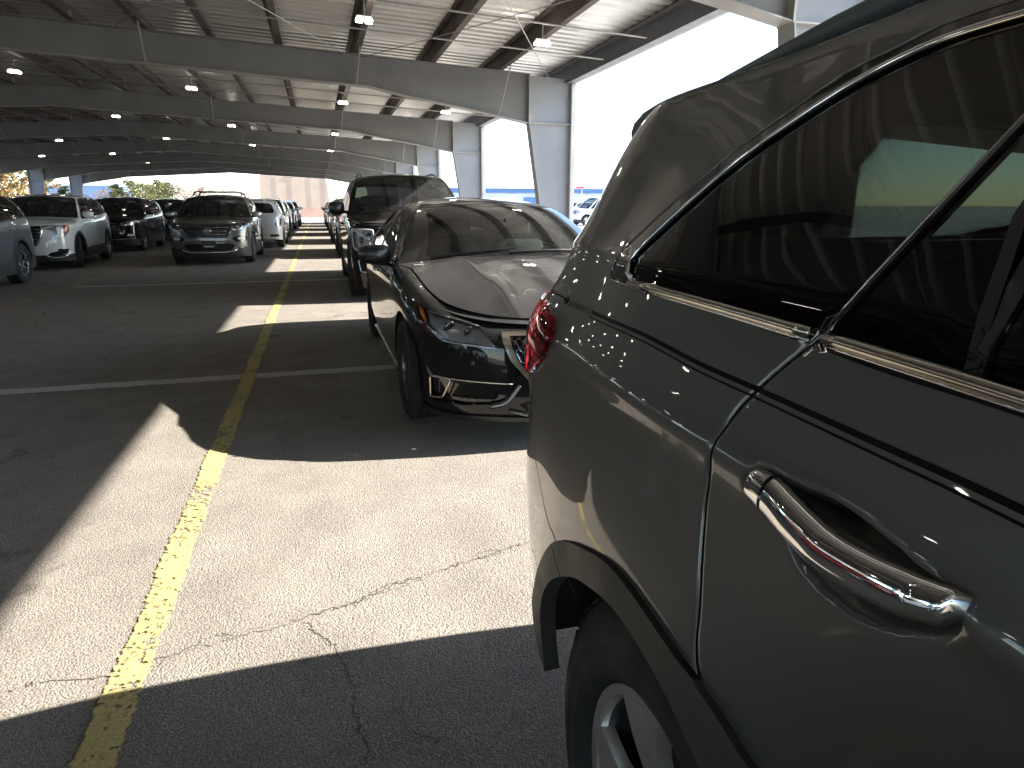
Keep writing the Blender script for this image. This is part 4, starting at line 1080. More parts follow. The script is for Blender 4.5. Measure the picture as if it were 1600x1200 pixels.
def terrain():
    k = suv_spec(L=4.63, w=.92, H=1.66, fo=.92, wb=2.72, r=.36, hood=1.05, nose=.92, belt=1.10, rise=.10, steer=R(14))
    c = Car('parked_suv', 'white SUV with black ladder grille in a broad chrome frame', 'suv', (-5.98, 16.35, 0), R(3), .97, **k)
    pm = MATS['paint_white']; f = suv_side(c)
    f += [dict(name='lower_bumper', poly=front_poly(c, [(0, .1), (.915, .1), (.915, .36), (.7, .34), (0, .34)]), mat=MATS['cladding'], off=.004, join=True),
          dict(name='grille', poly=front_poly(c, [(0, .95), (.40, .94), (.36, .72), (.26, .55), (0, .55)]), mat=MATS['trim_black'], off=-.025, join=True, skirt=0),
          dict(name='headlight', poly=rounded(c.pts([('f', .47, .90), ('f', .7, .965), ('s', .42, .99), ('s', .38, .84), ('f', .76, .70), ('f', .52, .66), ('f', .62, .74), ('f', .62, .84)]), .02), mat=MATS['lamp_dark'], off=-.03, lens=MATS['clear_lens']),
          dict(name='indicator', poly=rounded(c.pts([('s', .30, .97), ('s', .40, .98), ('s', .37, .85), ('s', .24, .78)]), .02), mat=MATS['amber'], off=.005),
          dict(name='daytime_light', poly=rounded(front_poly(c, [(.68, .93), (.75, .945), (.755, .72), (.58, .675), (.60, .70), (.69, .74)]), .01), mat=MATS['led_white'], off=.0),
          dict(name='fog_lamp_bezel', poly=rounded(front_poly(c, [(.45, .33), (.60, .31), (.80, .36), (.82, .46), (.66, .47), (.64, .42), (.5, .39)]), .02), mat=MATS['gloss_black'], off=-.02)]
    shell(c, f, pm)
    for z in (.90, .83, .76, .69, .62): c.cross_rail('grille_bar', [(c.ux(x), z - .012 * (x > .2)) for x in np.linspace(0, .37 if z > .7 else .31, 7)], .017, MATS['dark_chrome'], off=-.006)
    for s in (1,):
        c.rail('grille_frame', [(c.ux(x), z) for x, z in ((.42, .95), (.405, .80), (.36, .68), (.27, .535))], .022, MATS['chrome'], off=.002)
        c.rail('fog_lamp_trim', [(c.ux(x), z) for x, z in ((.43, .34), (.52, .29), (.66, .285), (.80, .34), (.83, .44))], .010, MATS['chrome'], off=.004)
    finish(c, 'terrain'); c.side_mirrors(1.52, 1.13, pm, (.12, .085, .075)); c.cabin(1.35, 1.06, 2.3, .62); c.handles((2.5, 3.3), .98, pm)
    c.roof_rails(2.1, 4.0, MATS['rim_silver'], .04, .05); c.window_stickers([(.55, .80, .75, .86, MATS['sticker_white'])])
def plain_suv(label, loc, pm, rz=0.0, wheel='suv', sc=.97, spec=None, rear=False, name='parked_suv', stick=True, group=None, mir=True, clad=.045, rails=True):
    k = suv_spec(**(spec or {}))
    c = Car(name, label, 'suv', loc, rz, sc, group=group, **k); f = suv_side(c, clad=clad)
    n = k['belt'][0][1]; w = k['w']; L = k['L']
    f += [dict(name='lower_bumper', poly=front_poly(c, [(0, .1), (w - .02, .1), (w - .02, .38), (.6, .40), (0, .37)]), mat=MATS['cladding'], off=.004, join=True),
          dict(name='grille', poly=front_poly(c, [(0, n + .01), (.40, n + .0), (.46, n - .08), (.34, n - .26), (0, n - .27)]), mat=MATS['trim_black'], off=-.02, join=True, skirt=0),
          dict(name='headlight', poly=rounded(c.pts([('f', .48, n - .02), ('f', .70, n + .045), ('s', .42, n + .06), ('s', .40, n - .03), ('f', .74, n - .11), ('f', .50, n - .12)]), .025), mat=MATS['lamp_reflector'], off=-.03, lens=MATS['clear_lens']),
          dict(name='indicator', poly=rounded(c.pts([('s', .3, n + .03), ('s', .41, n + .045), ('s', .38, n - .02), ('s', .27, n - .06)]), .015), mat=MATS['amber'], off=.004),
          dict(name='fog_lamp', poly=rounded(front_poly(c, [(.62, .48), (.78, .47), (.80, .54), (.64, .55)]), .02), mat=MATS['led_white'], off=.004),
          dict(name='lower_grille', poly=front_poly(c, [(0, .42), (.46, .42), (.52, .54), (0, .55)]), mat=MATS['liner_black'], off=-.02, join=True, skirt=0),
          taillights(c, [('s', L - .33, 1.02), ('s', L - .36, .9), ('r', .62, .86), ('r', .56, 1.02)]),
          dict(name='rear_bumper', poly=rear_poly(c, [(0, .15), (0, .46), (.6, .46), (w - .04, .5), (w - .02, .15)]), mat=MATS['cladding'], off=.004, join=True),
          dict(name='licence_plate', poly=rear_poly(c, [(0, .72), (.16, .72), (.16, .88), (0, .88)]), mat=MATS['plate_black'], off=.003, join=True)]
    shell(c, f, pm, .11)
    for z in (n - .05, n - .13, n - .2): c.cross_rail('grille_bar', [(c.ux(x), z) for x in np.linspace(0, .36, 6)], .012, MATS['chrome'], off=-.004)
    c.rail('bumper_trim', [(c.ux(x), z) for x, z in ((.05, .385), (.4, .385), (.62, .41), (.8, .41))], .009, MATS['chrome'], off=.006)
    projector(c, [(.62, n - .03, .035, -.012)])
    finish(c, wheel)
    if mir: c.side_mirrors(1.52, 1.12, pm, (.12, .085, .075))
    c.cabin(1.35, 1.06, 2.3, .62); c.handles((2.5, 3.3), .97, pm)
    if rails: c.roof_rails(2.1, L - .7, MATS['trim_black'], .04, .05)
    if stick: c.window_stickers([(.5, .8, .72, .88, MATS['sticker_white'])])
    return c
def expedition():
    k = suv_spec(L=5.33, w=1.0, H=1.94, fo=.95, wb=3.11, r=.405, hood=1.20, nose=1.10, belt=1.25, rise=.04,
                 A=(1.42, 2.1), D=(5.1, 4.95), cowl=(1.42, 5.1), cowlc=1.2, header=1.9, rheader=5.1,
                 ff=[(.1, .12), (.28, .05), (.4, .01), (.6, .0), (.9, .008), (1.1, .03), (1.3, .08)],
                 plan=[(0, 0), (.35, .012), (.65, .05), (.86, .14), (.95, .3), (.985, .6), (1.0, 1.1), (1.0, 1.8), (1.0, 3.4), (.995, 4.3), (.98, 4.8), (.93, 5.12), (.8, 5.26), (.45, 5.315), (0, 5.33)])
    c = Car('parked_suv', 'big black full-size SUV parked behind the black sedan', 'suv', (1.38, 9.72, 0), 0, .97, **k)
    pm = MATS['paint_black']; f = suv_side(c, clad=0, sill=.4)
    f += [dict(name='grille', poly=front_poly(c, [(0, 1.06), (.62, 1.05), (.58, .72), (0, .70)]), mat=MATS['trim_black'], off=-.03, join=True, skirt=0),
          dict(name='headlight', poly=rounded(c.pts([('f', .66, 1.06), ('f', .84, 1.07), ('s', .34, 1.07), ('s', .3, .78), ('f', .86, .72), ('f', .64, .73)]), .03), mat=MATS['lamp_dark'], off=-.035, lens=MATS['clear_lens']),
          dict(name='fog_lamp_bezel', poly=rounded(front_poly(c, [(.66, .62), (.90, .62), (.88, .44), (.70, .42)]), .02), mat=MATS['gloss_black'], off=-.02),
          dict(name='lower_grille', poly=front_poly(c, [(0, .42), (.6, .42), (.58, .58), (0, .58)]), mat=MATS['liner_black'], off=-.02, join=True, skirt=0)]
    shell(c, f, pm)
    for z in (1.0, .93, .86, .79): c.cross_rail('grille_bar', [(c.ux(x), z) for x in np.linspace(0, .58, 8)], .018, MATS['dark_chrome'], off=-.01)
    fr = rounded(c.pts([('f', .67, 1.05), ('f', .83, 1.06), ('s', .32, 1.06), ('s', .28, .79), ('f', .85, .735), ('f', .65, .74)]), .03)
    c.rail('headlight_trim', fr, .011, MATS['led_white'], off=.0, dense=0, closed=True)
    c.rail('fog_lamp_trim', rounded(front_poly(c, [(.67, .61), (.89, .61), (.87, .45), (.71, .43)]), .02), .010, MATS['chrome'], off=.0, dense=0, closed=True)
    for (x0, x1, z0, z1) in ((.69, .77, .92, 1.02), (.69, .77, .78, .88), (.80, .88, .82, .99)):
        fr = rounded(front_poly(c, [(x0, z0), (x1, z0), (x1, z1), (x0, z1)]), .015); c.rail('lamp_surround', fr, .007, MATS['led_white'], off=-.008, dense=0, closed=True)
    projector(c, [(.73, .97, .03, -.015), (.73, .83, .03, -.015), (.84, .9, .035, -.018)])
    finish(c, 'truck'); c.side_mirrors(1.68, 1.30, MATS['trim_black'], (.13, .10, .11), out=.17); c.cabin(1.5, 1.2, 2.5, .8, rows=3)
    c.handles((2.6, 3.6), 1.08, pm); c.roof_rails(2.2, 4.7, MATS['trim_black'], .05, .06, .017); c.window_stickers([(.55, .8, .78, .92, MATS['sticker_white']), (.72, .9, .55, .68, MATS['sticker_white'])])
def hatch():
    k = suv_spec(L=4.1, w=.86, H=1.60, fo=.8, wb=2.53, r=.32, hood=.98, nose=.85, belt=1.02, rise=.10, A=(1.05, 1.75), D=(3.88, 3.7), cowl=(1.05, 3.88), cowlc=.82, header=1.55, rheader=3.86,
                 fr=[(.1, .08), (.3, .02), (.5, .0), (.75, .02), (1.0, .06), (1.2, .10), (1.4, .16)])
    c = Car('parked_hatchback', 'small white hatchback seen from behind with a clear tail lamp', 'hatchback', (-1.92, 27.1, 0), math.pi, .97, **k)
    pm = MATS['paint_pearl']; f = suv_side(c, clad=0, sill=.3)
    f += [dict(name='tail_light', poly=rounded(c.pts([('s', 3.72, 1.0), ('s', 3.78, .74), ('r', .62, .72), ('r', .60, .88), ('r', .66, 1.0)]), .03), mat=MATS['lamp_reflector'], off=-.02, lens=MATS['clear_lens']),
          dict(name='bumper_vent', poly=rounded(rear_poly(c, [(.42, .38), (.42, .46), (.70, .46), (.72, .38)]), .02), mat=MATS['liner_black'], off=-.015),
          dict(name='licence_plate', poly=rear_poly(c, [(0, .60), (.16, .60), (.16, .74), (0, .74)]), mat=MATS['plate_black'], off=.003, join=True)]
    shell(c, f, pm, .1); finish(c, 'small'); c.side_mirrors(1.25, 1.05, pm); c.cabin(1.1, 1.0, 2.0, .6); c.handles((2.2, 3.0), .9, pm)
    W, cw, ch = c.W['D']; q = W(np.array([.35, .62, .62, .35]), np.array([.42, .42, .74, .74]), .006)
    MB().add(q, [(0, 1, 2, 3)]).build('window_sticker', MATS['sticker_green'], c.root)
def minivan(label, loc, rz, pm, spec=None):
    d = dict(L=4.6, w=.92, H=1.86, fo=.85, wb=2.9, r=.34, hood=1.05, nose=.85, belt=1.1, rise=.03, A=(.98, 1.75), D=(4.48, 4.36), cowl=(.98, 4.48), cowlc=.7, header=1.5, rheader=4.5); d.update(spec or {})
    return plain_suv(label, loc, pm, rz, 'small', 1.04, d, name='parked_van', clad=0, rails=False)
def pickup():
    k = suv_spec(L=5.6, w=.98, H=1.85, fo=.95, wb=3.5, r=.39, hood=1.15, nose=1.05, belt=1.2, rise=.02, A=(1.45, 2.1), D=(3.75, 3.6), cowl=(1.45, 3.75), cowlc=1.2, header=1.9, rheader=3.66, boot=True, bootc=3.72)
    return k
def sedan():
    L, w = 4.99, .945
    def hd(x, y):   # two raised creases running back from the grille
        return .012 * np.exp(-((x - (.30 + .16 * np.clip(y / 1.2, 0, 1))) / .07)**2) * np.clip(y / .3, 0, 1)
    k = dict(L=L, w=w, axles=(.86, 3.87), r=.342, Ra=.385, fs=FS_SED, crown=.06, hooddisp=hd,
             belt=[(0, .70), (.10, .735), (.3, .80), (.7, .89), (1.1, .955), (1.42, .985), (1.8, .985), (2.4, .985), (3.2, .995), (4.2, 1.03), (4.7, 1.035), (4.99, .99)],
             zc=[(0, .765), (.06, .80), (.25, .865), (.7, .96), (1.2, 1.045), (1.5, 1.075), (4.0, 1.14), (4.5, 1.13), (4.99, 1.04)],
             roofe=[(1.4, 1.1), (1.9, 1.30), (2.3, 1.38), (2.9, 1.415), (3.5, 1.385), (3.9, 1.30), (4.3, 1.18)],
             ff=[(.08, .14), (.16, .03), (.26, .0), (.45, .012), (.6, .03), (.70, .05), (.8, .085), (.95, .14)], fr=[(.1, .12), (.3, .03), (.5, .0), (.8, .02), (1.0, .05), (1.1, .07)],
             plan=[(0, 0), (.28, .018), (.52, .075), (.72, .19), (.84, .35), (.905, .58), (.94, 1.0), (.945, 1.6), (.945, 3.4), (.938, 3.95), (.905, 4.45), (.83, 4.75), (.66, 4.91), (.35, 4.98), (0, L)],
             A=(1.42, 2.25), D=(4.42, 3.7), Abow=.035, Dbow=.045, cowl=(1.42, 4.42), cowlc=1.2, header=2.06, rheader=3.72, boot=True, bootc=4.32, roll=.11, bulge=.05, ws=(.80, .88),
             bot=[(0, .17), (.5, .165), (1.0, .18), (4, .2), (4.6, .24), (4.99, .3)])
    c = Car('parked_sedan', 'dusty black sedan with crest-shaped mesh grille behind the grey SUV', 'sedan', (1.37, 3.42, 0), 0, .97, **k)
    pm = MATS['paint_black_dusty']
    a0, a1 = k['axles']
    f = [dict(name='window_frame', poly=frame_poly(c, 1.62, 2.24, 4.05, 3.66, -.012, .03), mat=MATS['trim_black'], off=.001),
         dict(name='side_window', poly=win_poly(c, 1.72, 2.34, 2.72, 2.68, r=.03), mat=MATS['side_glass'], off=-.003, skirt=0),
         dict(name='side_window', poly=win_poly(c, 2.80, 2.76, 3.68, 3.40, r=.04), mat=MATS['privacy_glass'], off=-.003, skirt=0)]
    f += arch_regions(c, (a0, a1), .342, .385)
    f += door_lines(c, [[(a0 + .60, .30), (a0 + .54, .6), (a0 + .58, .92)], [(2.76, .28), (2.76, .965)], [(a1 - .42, .32), (a1 - .3, .7), (a1 - .06, .9), (3.72, .99)]])
    crest = [(0, .697), (.30, .699), (.462, .697), (.458, .655), (.41, .54), (.307, .42), (.16, .325), (0, .285)]
    mesh_poly = [(0, .670), (.30, .676), (.413, .676), (.402, .62), (.36, .53), (.30, .455), (.155, .365), (0, .33)]
    f += [dict(name='grille_frame', poly=front_poly(c, crest), mat=MATS['satin_chrome'], off=.012, join=True),
          dict(name='grille_backing', poly=front_poly(c, mesh_poly), mat=MATS['liner_black'], off=-.03, join=True, skirt=0),
          dict(name='headlight', poly=rounded([(1.1839, .8085), (1.05, .796), (.872, .775), (.72, .751), (.625, .7300), (.55, .672), (.492, .5985), (.633, .6130), (.8547, .6322), (.931, .6726), (1.0126, .7154), (1.1017, .7646)], .012), mat=MATS['lamp_dark'], off=-.03, lens=MATS['clear_lens']),
          dict(name='indicator', poly=rounded([(1.172, .804), (1.095, .790), (1.03, .758), (.985, .716), (1.035, .738), (1.10, .768)], .006), mat=MATS['amber'], off=-.008),
          dict(name='side_intake', poly=rounded([(.40, .398), (.65, .410), (.90, .418), (.975, .40), (.985, .33), (.9638, .2688), (.70, .265), (.457, .285)], .02), mat=MATS['gloss_black'], off=-.035),
          dict(name='intake_mesh_panel', poly=rounded([(.455, .375), (.73, .392), (.80, .300), (.50, .300)], .012), mat=MATS['liner_black'], off=-.05),
          dict(name='lower_grille', poly=front_poly(c, [(0, .31), (.26, .32), (.36, .28), (.30, .22), (0, .22)]), mat=MATS['liner_black'], off=-.03, join=True, skirt=0),
          dict(name='front_lip', poly=front_poly(c, [(0, .1), (.91, .1), (.9, .20), (.5, .205), (.3, .195), (0, .2)]), mat=MATS['trim_black'], off=.014, join=True)]
    shell(c, f, pm, .07, glassA='dusty_windscreen', rear_glass='side_glass')
    # crossed wire mesh of the grille
    pol = c.pts([('f', x, z) for x, z in mesh_poly]); pol = np.array(pol); m = MB(); full = pol
    def clip(u, z): return inside(np.stack([u, z], -1), full) | (u < 1e-6) & False
    dx, dz = .052, .062
    for sgn in (1, -1):
        for j in range(-12, 22):
            u = np.linspace(0, .46, 47); z = .36 + j * dz * .98 + sgn * u * (dz / dx); z2 = z + .009 * np.sin(u / dx * math.pi * 2)
            ok = clip(np.maximum(u, .0015), z2)
            run = []
            for q in range(len(u) + 1):
                if q < len(u) and ok[q]: run.append(q)
                else:
                    if len(run) > 1:
                        P3 = c.S(u[run], z2[run], off=-.008)
                        for s in (1, -1): m.tube([(p[0] * s, p[1], p[2]) for p in P3], .0055, 4)
                    run = []
    o = m.build('grille_mesh', MATS['dark_chrome'], c.root); o['kind'] = 'stuff'
    # crest frame edge, headlamp inner strip, intake frames, lip fins
    c.rail('headlight_edge', [(.505, .606), (.633, .621), (.85, .640), (.93, .681), (1.01, .722)], .009, MATS['rim_silver'], off=-.010)
    c.rail('headlight_brow', [(.63, .722), (.75, .748), (.88, .767), (1.05, .787)], .007, MATS['chrome'], off=-.010)
    projector(c, [(.765, .712, .030, -.022), (.655, .690, .026, -.022)])
    c.rail('intake_trim', rounded([(.945, .412), (.775, .414), (.8397, .2937), (.955, .2807)], .018), .007, MATS['satin_chrome'], off=.002, dense=0, closed=True)
    c.rail('intake_top_trim', [(.40, .402), (.65, .414), (.93, .421)], .0055, MATS['satin_chrome'], off=.004)
    c.rail('splitter_fin', [(.36, .395), (.395, .345), (.4425, .292), (.53, .268)], .016, MATS['dark_chrome'], off=.0)
    c.cross_rail('splitter_bar', [(c.ux(x), z) for x, z in ((0, .205), (.2, .205), (.32, .215), (.42, .245))], .014, MATS['dark_chrome'], off=.004)
    hx = MB()
    for i in range(9):
        for j in range(4):
            u = .51 + i * .026; z = .305 + j * .022 + (i % 2) * .012
            P = c.S(np.array([u]), np.array([z]), off=-.038)[0]
            for s in (1, -1): hx.tube([(s * P[0] + .0115 * math.cos(a), P[1], P[2] + .0115 * math.sin(a)) for a in np.linspace(0, 2 * math.pi, 7)[:-1]], .0025, 4, closed=True)
    o = hx.build('intake_mesh', MATS['trim_black'], c.root); o['kind'] = 'stuff'
    for s in (1, -1):
        P = c.S(np.array([c.ux(.62)]), np.array([.52]), off=.002)[0]; MB().ellipsoid((P[0] * s, P[1], P[2]), (.014, .006, .014), 12, 6).build('parking_sensor', MATS['trim_black'], c.root, smooth=True)
    c.rail('window_trim', [(c.uy(y), float(c.belt(y)) - .004) for y in (1.6, 2.2, 2.8, 3.4, 4.0)], .007, MATS['chrome'], off=.003)
    c.rail('sill_skirt', [(c.uy(y), z) for y, z in ((1.3, .215), (2.3, .205), (3.4, .215))], .022, pm, off=.0)
    finish(c, 'sport'); c.side_mirrors(1.66, .99, MATS['trim_black'], (.125, .075, .075), out=.125)
    c.cabin(1.45, .93, 2.45, .52, pitch=.95, seatm='cabin_black', dashm='cabin_black'); c.handles((2.5, 3.45), .86, MATS['chrome'])
    c.window_stickers([(.52, .86, .80, .94, MATS['sticker_white']), (.66, .78, .60, .80, MATS['sticker_white']), (.56, .62, .56, .66, MATS['sticker_orange']), (.74, .80, .52, .62, MATS['sticker_white'])])
    # wipers
    W, cw, ch = c.W['A']
    for a0_, a1_ in ((-.1, .72), (-.75, -.05)):
        m = MB(); q = W(np.linspace(a0_, a1_, 8), np.linspace(.03, .075, 8), .012); m.tube([tuple(p) for p in q], .007, 5); m.build('wiper', MATS['trim_black'], c.root)
    return c
_sh = pchip([(.2, .045), (.3, .026), (.4, .018), (.5, .014), (.6, .009), (.7, .004), (.9, .008), (1.0, .008), (1.05, .01), (1.1, .026), (1.15, .044), (1.2, .046), (1.25, .034), (1.3, .017), (1.35, -.003), (1.4, -.024), (1.45, -.044), (1.55, -.06)], 300, 41)
_ln = pchip([(.2, 0), (.72, 0), (.82, .004), (.92, .015), (1.0, .026), (1.06, .032), (1.2, .033), (1.3, .029), (1.45, .016), (1.6, 0), (1.7, 0)], 300, 21)
_tk = pchip([(.2, .085), (.4, .062), (.6, .042), (.75, .026), (.9, .010), (1.0, .001), (1.1, 0), (1.6, 0)], 300, 31)
def sorento_tail(y, z):
    t = np.clip((y - 3.85) / .55, 0, 1); q = np.clip((3.62 - y) / .42, 0, 1) * np.clip((y - .93) / .6, 0, 1)
    rr = np.hypot(y - 3.71, z - .376); r0 = np.hypot(y - .93, z - .376)
    fl = .021 * (np.exp(-((rr - .44) / .12)**2) + np.exp(-((r0 - .44) / .12)**2)) * np.clip((z - .25) / .3, 0, 1)
    lw = np.clip((y - 2.95) / .7, 0, 1) * np.clip((4.42 - y) / .35, 0, 1)
    return _ln(z) * lw * lw * (3 - 2 * lw) + _sh(z) * t * t * (3 - 2 * t) + _tk(z) * q * q * (3 - 2 * q) - fl
SORENTO = dict(L=4.76, w=.945, axles=(.93, 3.71), r=.376, Ra=.395, crown=.07,
    fs=[(0, .075), (.12, .045), (.2, .022), (.35, .006), (.5, .0), (.65, .002), (.78, .0), (.855, .0), (.885, .007), (.93, .026), (.97, .043), (1.0, .056), (1.04, .0655), (1.15, .092), (1.3, .128), (1.6, .204), (1.85, .270), (1.95, .297), (2.0, .314)],
    ff=[(.1, .12), (.22, .05), (.35, .01), (.5, .0), (.7, .012), (.93, .05), (1.2, .1)],
    fr=[(.1, .1), (.3, .03), (.5, .0), (.75, .01), (.95, .03), (1.1, .06), (1.2, .12), (1.35, .2), (1.5, .28)],
    plan=[(0, 0), (.3, .012), (.55, .06), (.76, .17), (.87, .36), (.92, .68), (.94, 1.15), (.945, 1.8), (.945, 3.0), (.945, 3.55), (.938, 3.9), (.921, 4.15), (.893, 4.35), (.845, 4.5), (.75, 4.62), (.6, 4.69), (.3, 4.745), (0, 4.76)],
    belt=[(0, .93), (.12, .98), (.45, 1.05), (.9, 1.08), (1.2, 1.10), (1.6, 1.13), (2.4, 1.165), (3.0, 1.19), (3.6, 1.205), (4.3, 1.22), (4.76, 1.2)],
    zc=[(0, .96), (.08, 1.0), (.4, 1.08), (.9, 1.13), (1.3, 1.16), (4.76, 1.2)],
    roofe=[(1.2, 1.46), (1.7, 1.55), (2.2, 1.555), (2.9, 1.55), (3.5, 1.525), (4.0, 1.503), (4.4, 1.485), (4.76, 1.46)],
    A=(1.32, 2.08), D=(4.52, 4.40), cowl=(1.32, 4.52), cowlc=1.06, header=1.86, rheader=4.5, rollrear=0.0, bot=[(0, .2), (1.0, .2), (3.3, .22), (3.85, .30), (4.0, .39), (4.2, .43), (4.76, .46)], dex=sorento_tail, roll=.06)
TR = dict(
    gap=[(4.2012, 1.1707), (4.2231, 1.1469), (4.2478, 1.1157), (4.266, 1.0855), (4.2743, 1.0556), (4.2734, 1.0208), (4.2654, 0.9811), (4.2501, 0.9381), (4.2284, 0.8854), (4.2211, 0.8609), (4.2104, 0.8388), (4.2021, 0.8285)],
    outer_up=[(4.706, 1.1782), (4.724, 1.1880), (4.720, 1.2107), (4.682, 1.2570), (4.6077, 1.3276), (4.5559, 1.3735), (4.49, 1.4126), (4.432, 1.4466), (4.3666, 1.4624), (4.3107, 1.4759), (4.2549, 1.4786)],
    glass_up=[(4.612, 1.1908), (4.630, 1.1945), (4.644, 1.2070), (4.6430, 1.2250), (4.627, 1.2490), (4.5836, 1.2988), (4.5289, 1.355), (4.4664, 1.3943), (4.4077, 1.4253), (4.3498, 1.4457), (4.2939, 1.4572), (4.2393, 1.4599)],
    outer_lo=[(3.9917, 1.1679), (4.0964, 1.1679), (4.2016, 1.1712), (4.3239, 1.1757), (4.4689, 1.1775), (4.61, 1.1778)],
    glass_lo=[(3.9995, 1.1839), (4.0473, 1.1848), (4.1062, 1.1856), (4.1807, 1.1867), (4.2755, 1.1879), (4.399, 1.1896), (4.5361, 1.1906)],
    gapglass=[(4.1865, 1.1851), (4.1641, 1.2522), (4.1493, 1.3095), (4.1347, 1.3616)],
    divider=[(4.0362, 1.1861), (4.0461, 1.2188), (4.0604, 1.2517), (4.0769, 1.2885)],
    pin=[(4.7457, 1.1206), (4.5189, 1.1259), (4.3469, 1.1196), (4.2289, 1.1188), (4.1381, 1.1187), (4.0678, 1.119), (4.0123, 1.1194), (3.9671, 1.119)],
    pin0=[(5.0037, 1.1205), (4.9453, 1.1212), (4.9145, 1.1201)],
    tail=[(4.9473, 1.0933), (4.8935, 1.0768), (4.8713, 1.0503), (4.9067, 1.0056), (4.9797, 0.9596)],
    tailtop=[(5.0765, 1.0994), (5.0019, 1.0998)],
    arch_out=[(4.8008, 0.5322), (4.7551, 0.6092), (4.714, 0.6732), (4.628, 0.7629), (4.4853, 0.8236), (4.3909, 0.8443), (4.2025, 0.8297), (4.1501, 0.8198), (4.1211, 0.8095), (4.1085, 0.8076)],
    arch_in=[(4.7118, 0.5852), (4.6843, 0.6356), (4.6369, 0.6858), (4.5834, 0.7246), (4.5204, 0.7595), (4.4588, 0.7797), (4.3981, 0.7949), (4.3437, 0.7982), (4.2942, 0.7934), (4.2497, 0.7858), (4.2198, 0.7759)],
    seam=[(4.802, 0.7564), (4.7073, 0.7516), (4.6494, 0.7517)],
    bowl=[(4.2145, 1.0441), (4.1992, 1.0584), (4.1535, 1.0624), (4.1067, 1.0678), (4.0499, 1.0655), (4.0125, 1.0609), (3.982, 1.0557), (3.968, 1.0448), (3.9702, 1.0323), (3.9941, 1.0142), (4.0351, 0.995), (4.0818, 0.9893), (4.1252, 0.9989), (4.1469, 1.0147), (4.191, 1.0219), (4.2118, 1.0322)],
    roofline=[(4.9123, 1.4448), (4.7797, 1.4635), (4.6355, 1.4769), (4.4871, 1.493), (4.3851, 1.4992), (4.3168, 1.5)],
    text=[(4.8849, 1.112), (4.7495, 1.1136)],
    shoulder=[(4.7322, 1.0439), (4.4583, 1.0514), (4.2976, 1.0476), (4.2256, 1.0483)],
    handle_lo=[(4.1773, 1.0397), (4.1225, 1.0297), (4.0612, 1.0243), (4.0018, 1.0333), (3.966, 1.0455)],
    handle_hi=[(4.178, 1.0643), (4.1319, 1.065), (4.0764, 1.0578), (4.0369, 1.0593), (3.9948, 1.0657), (3.9657, 1.0626)])
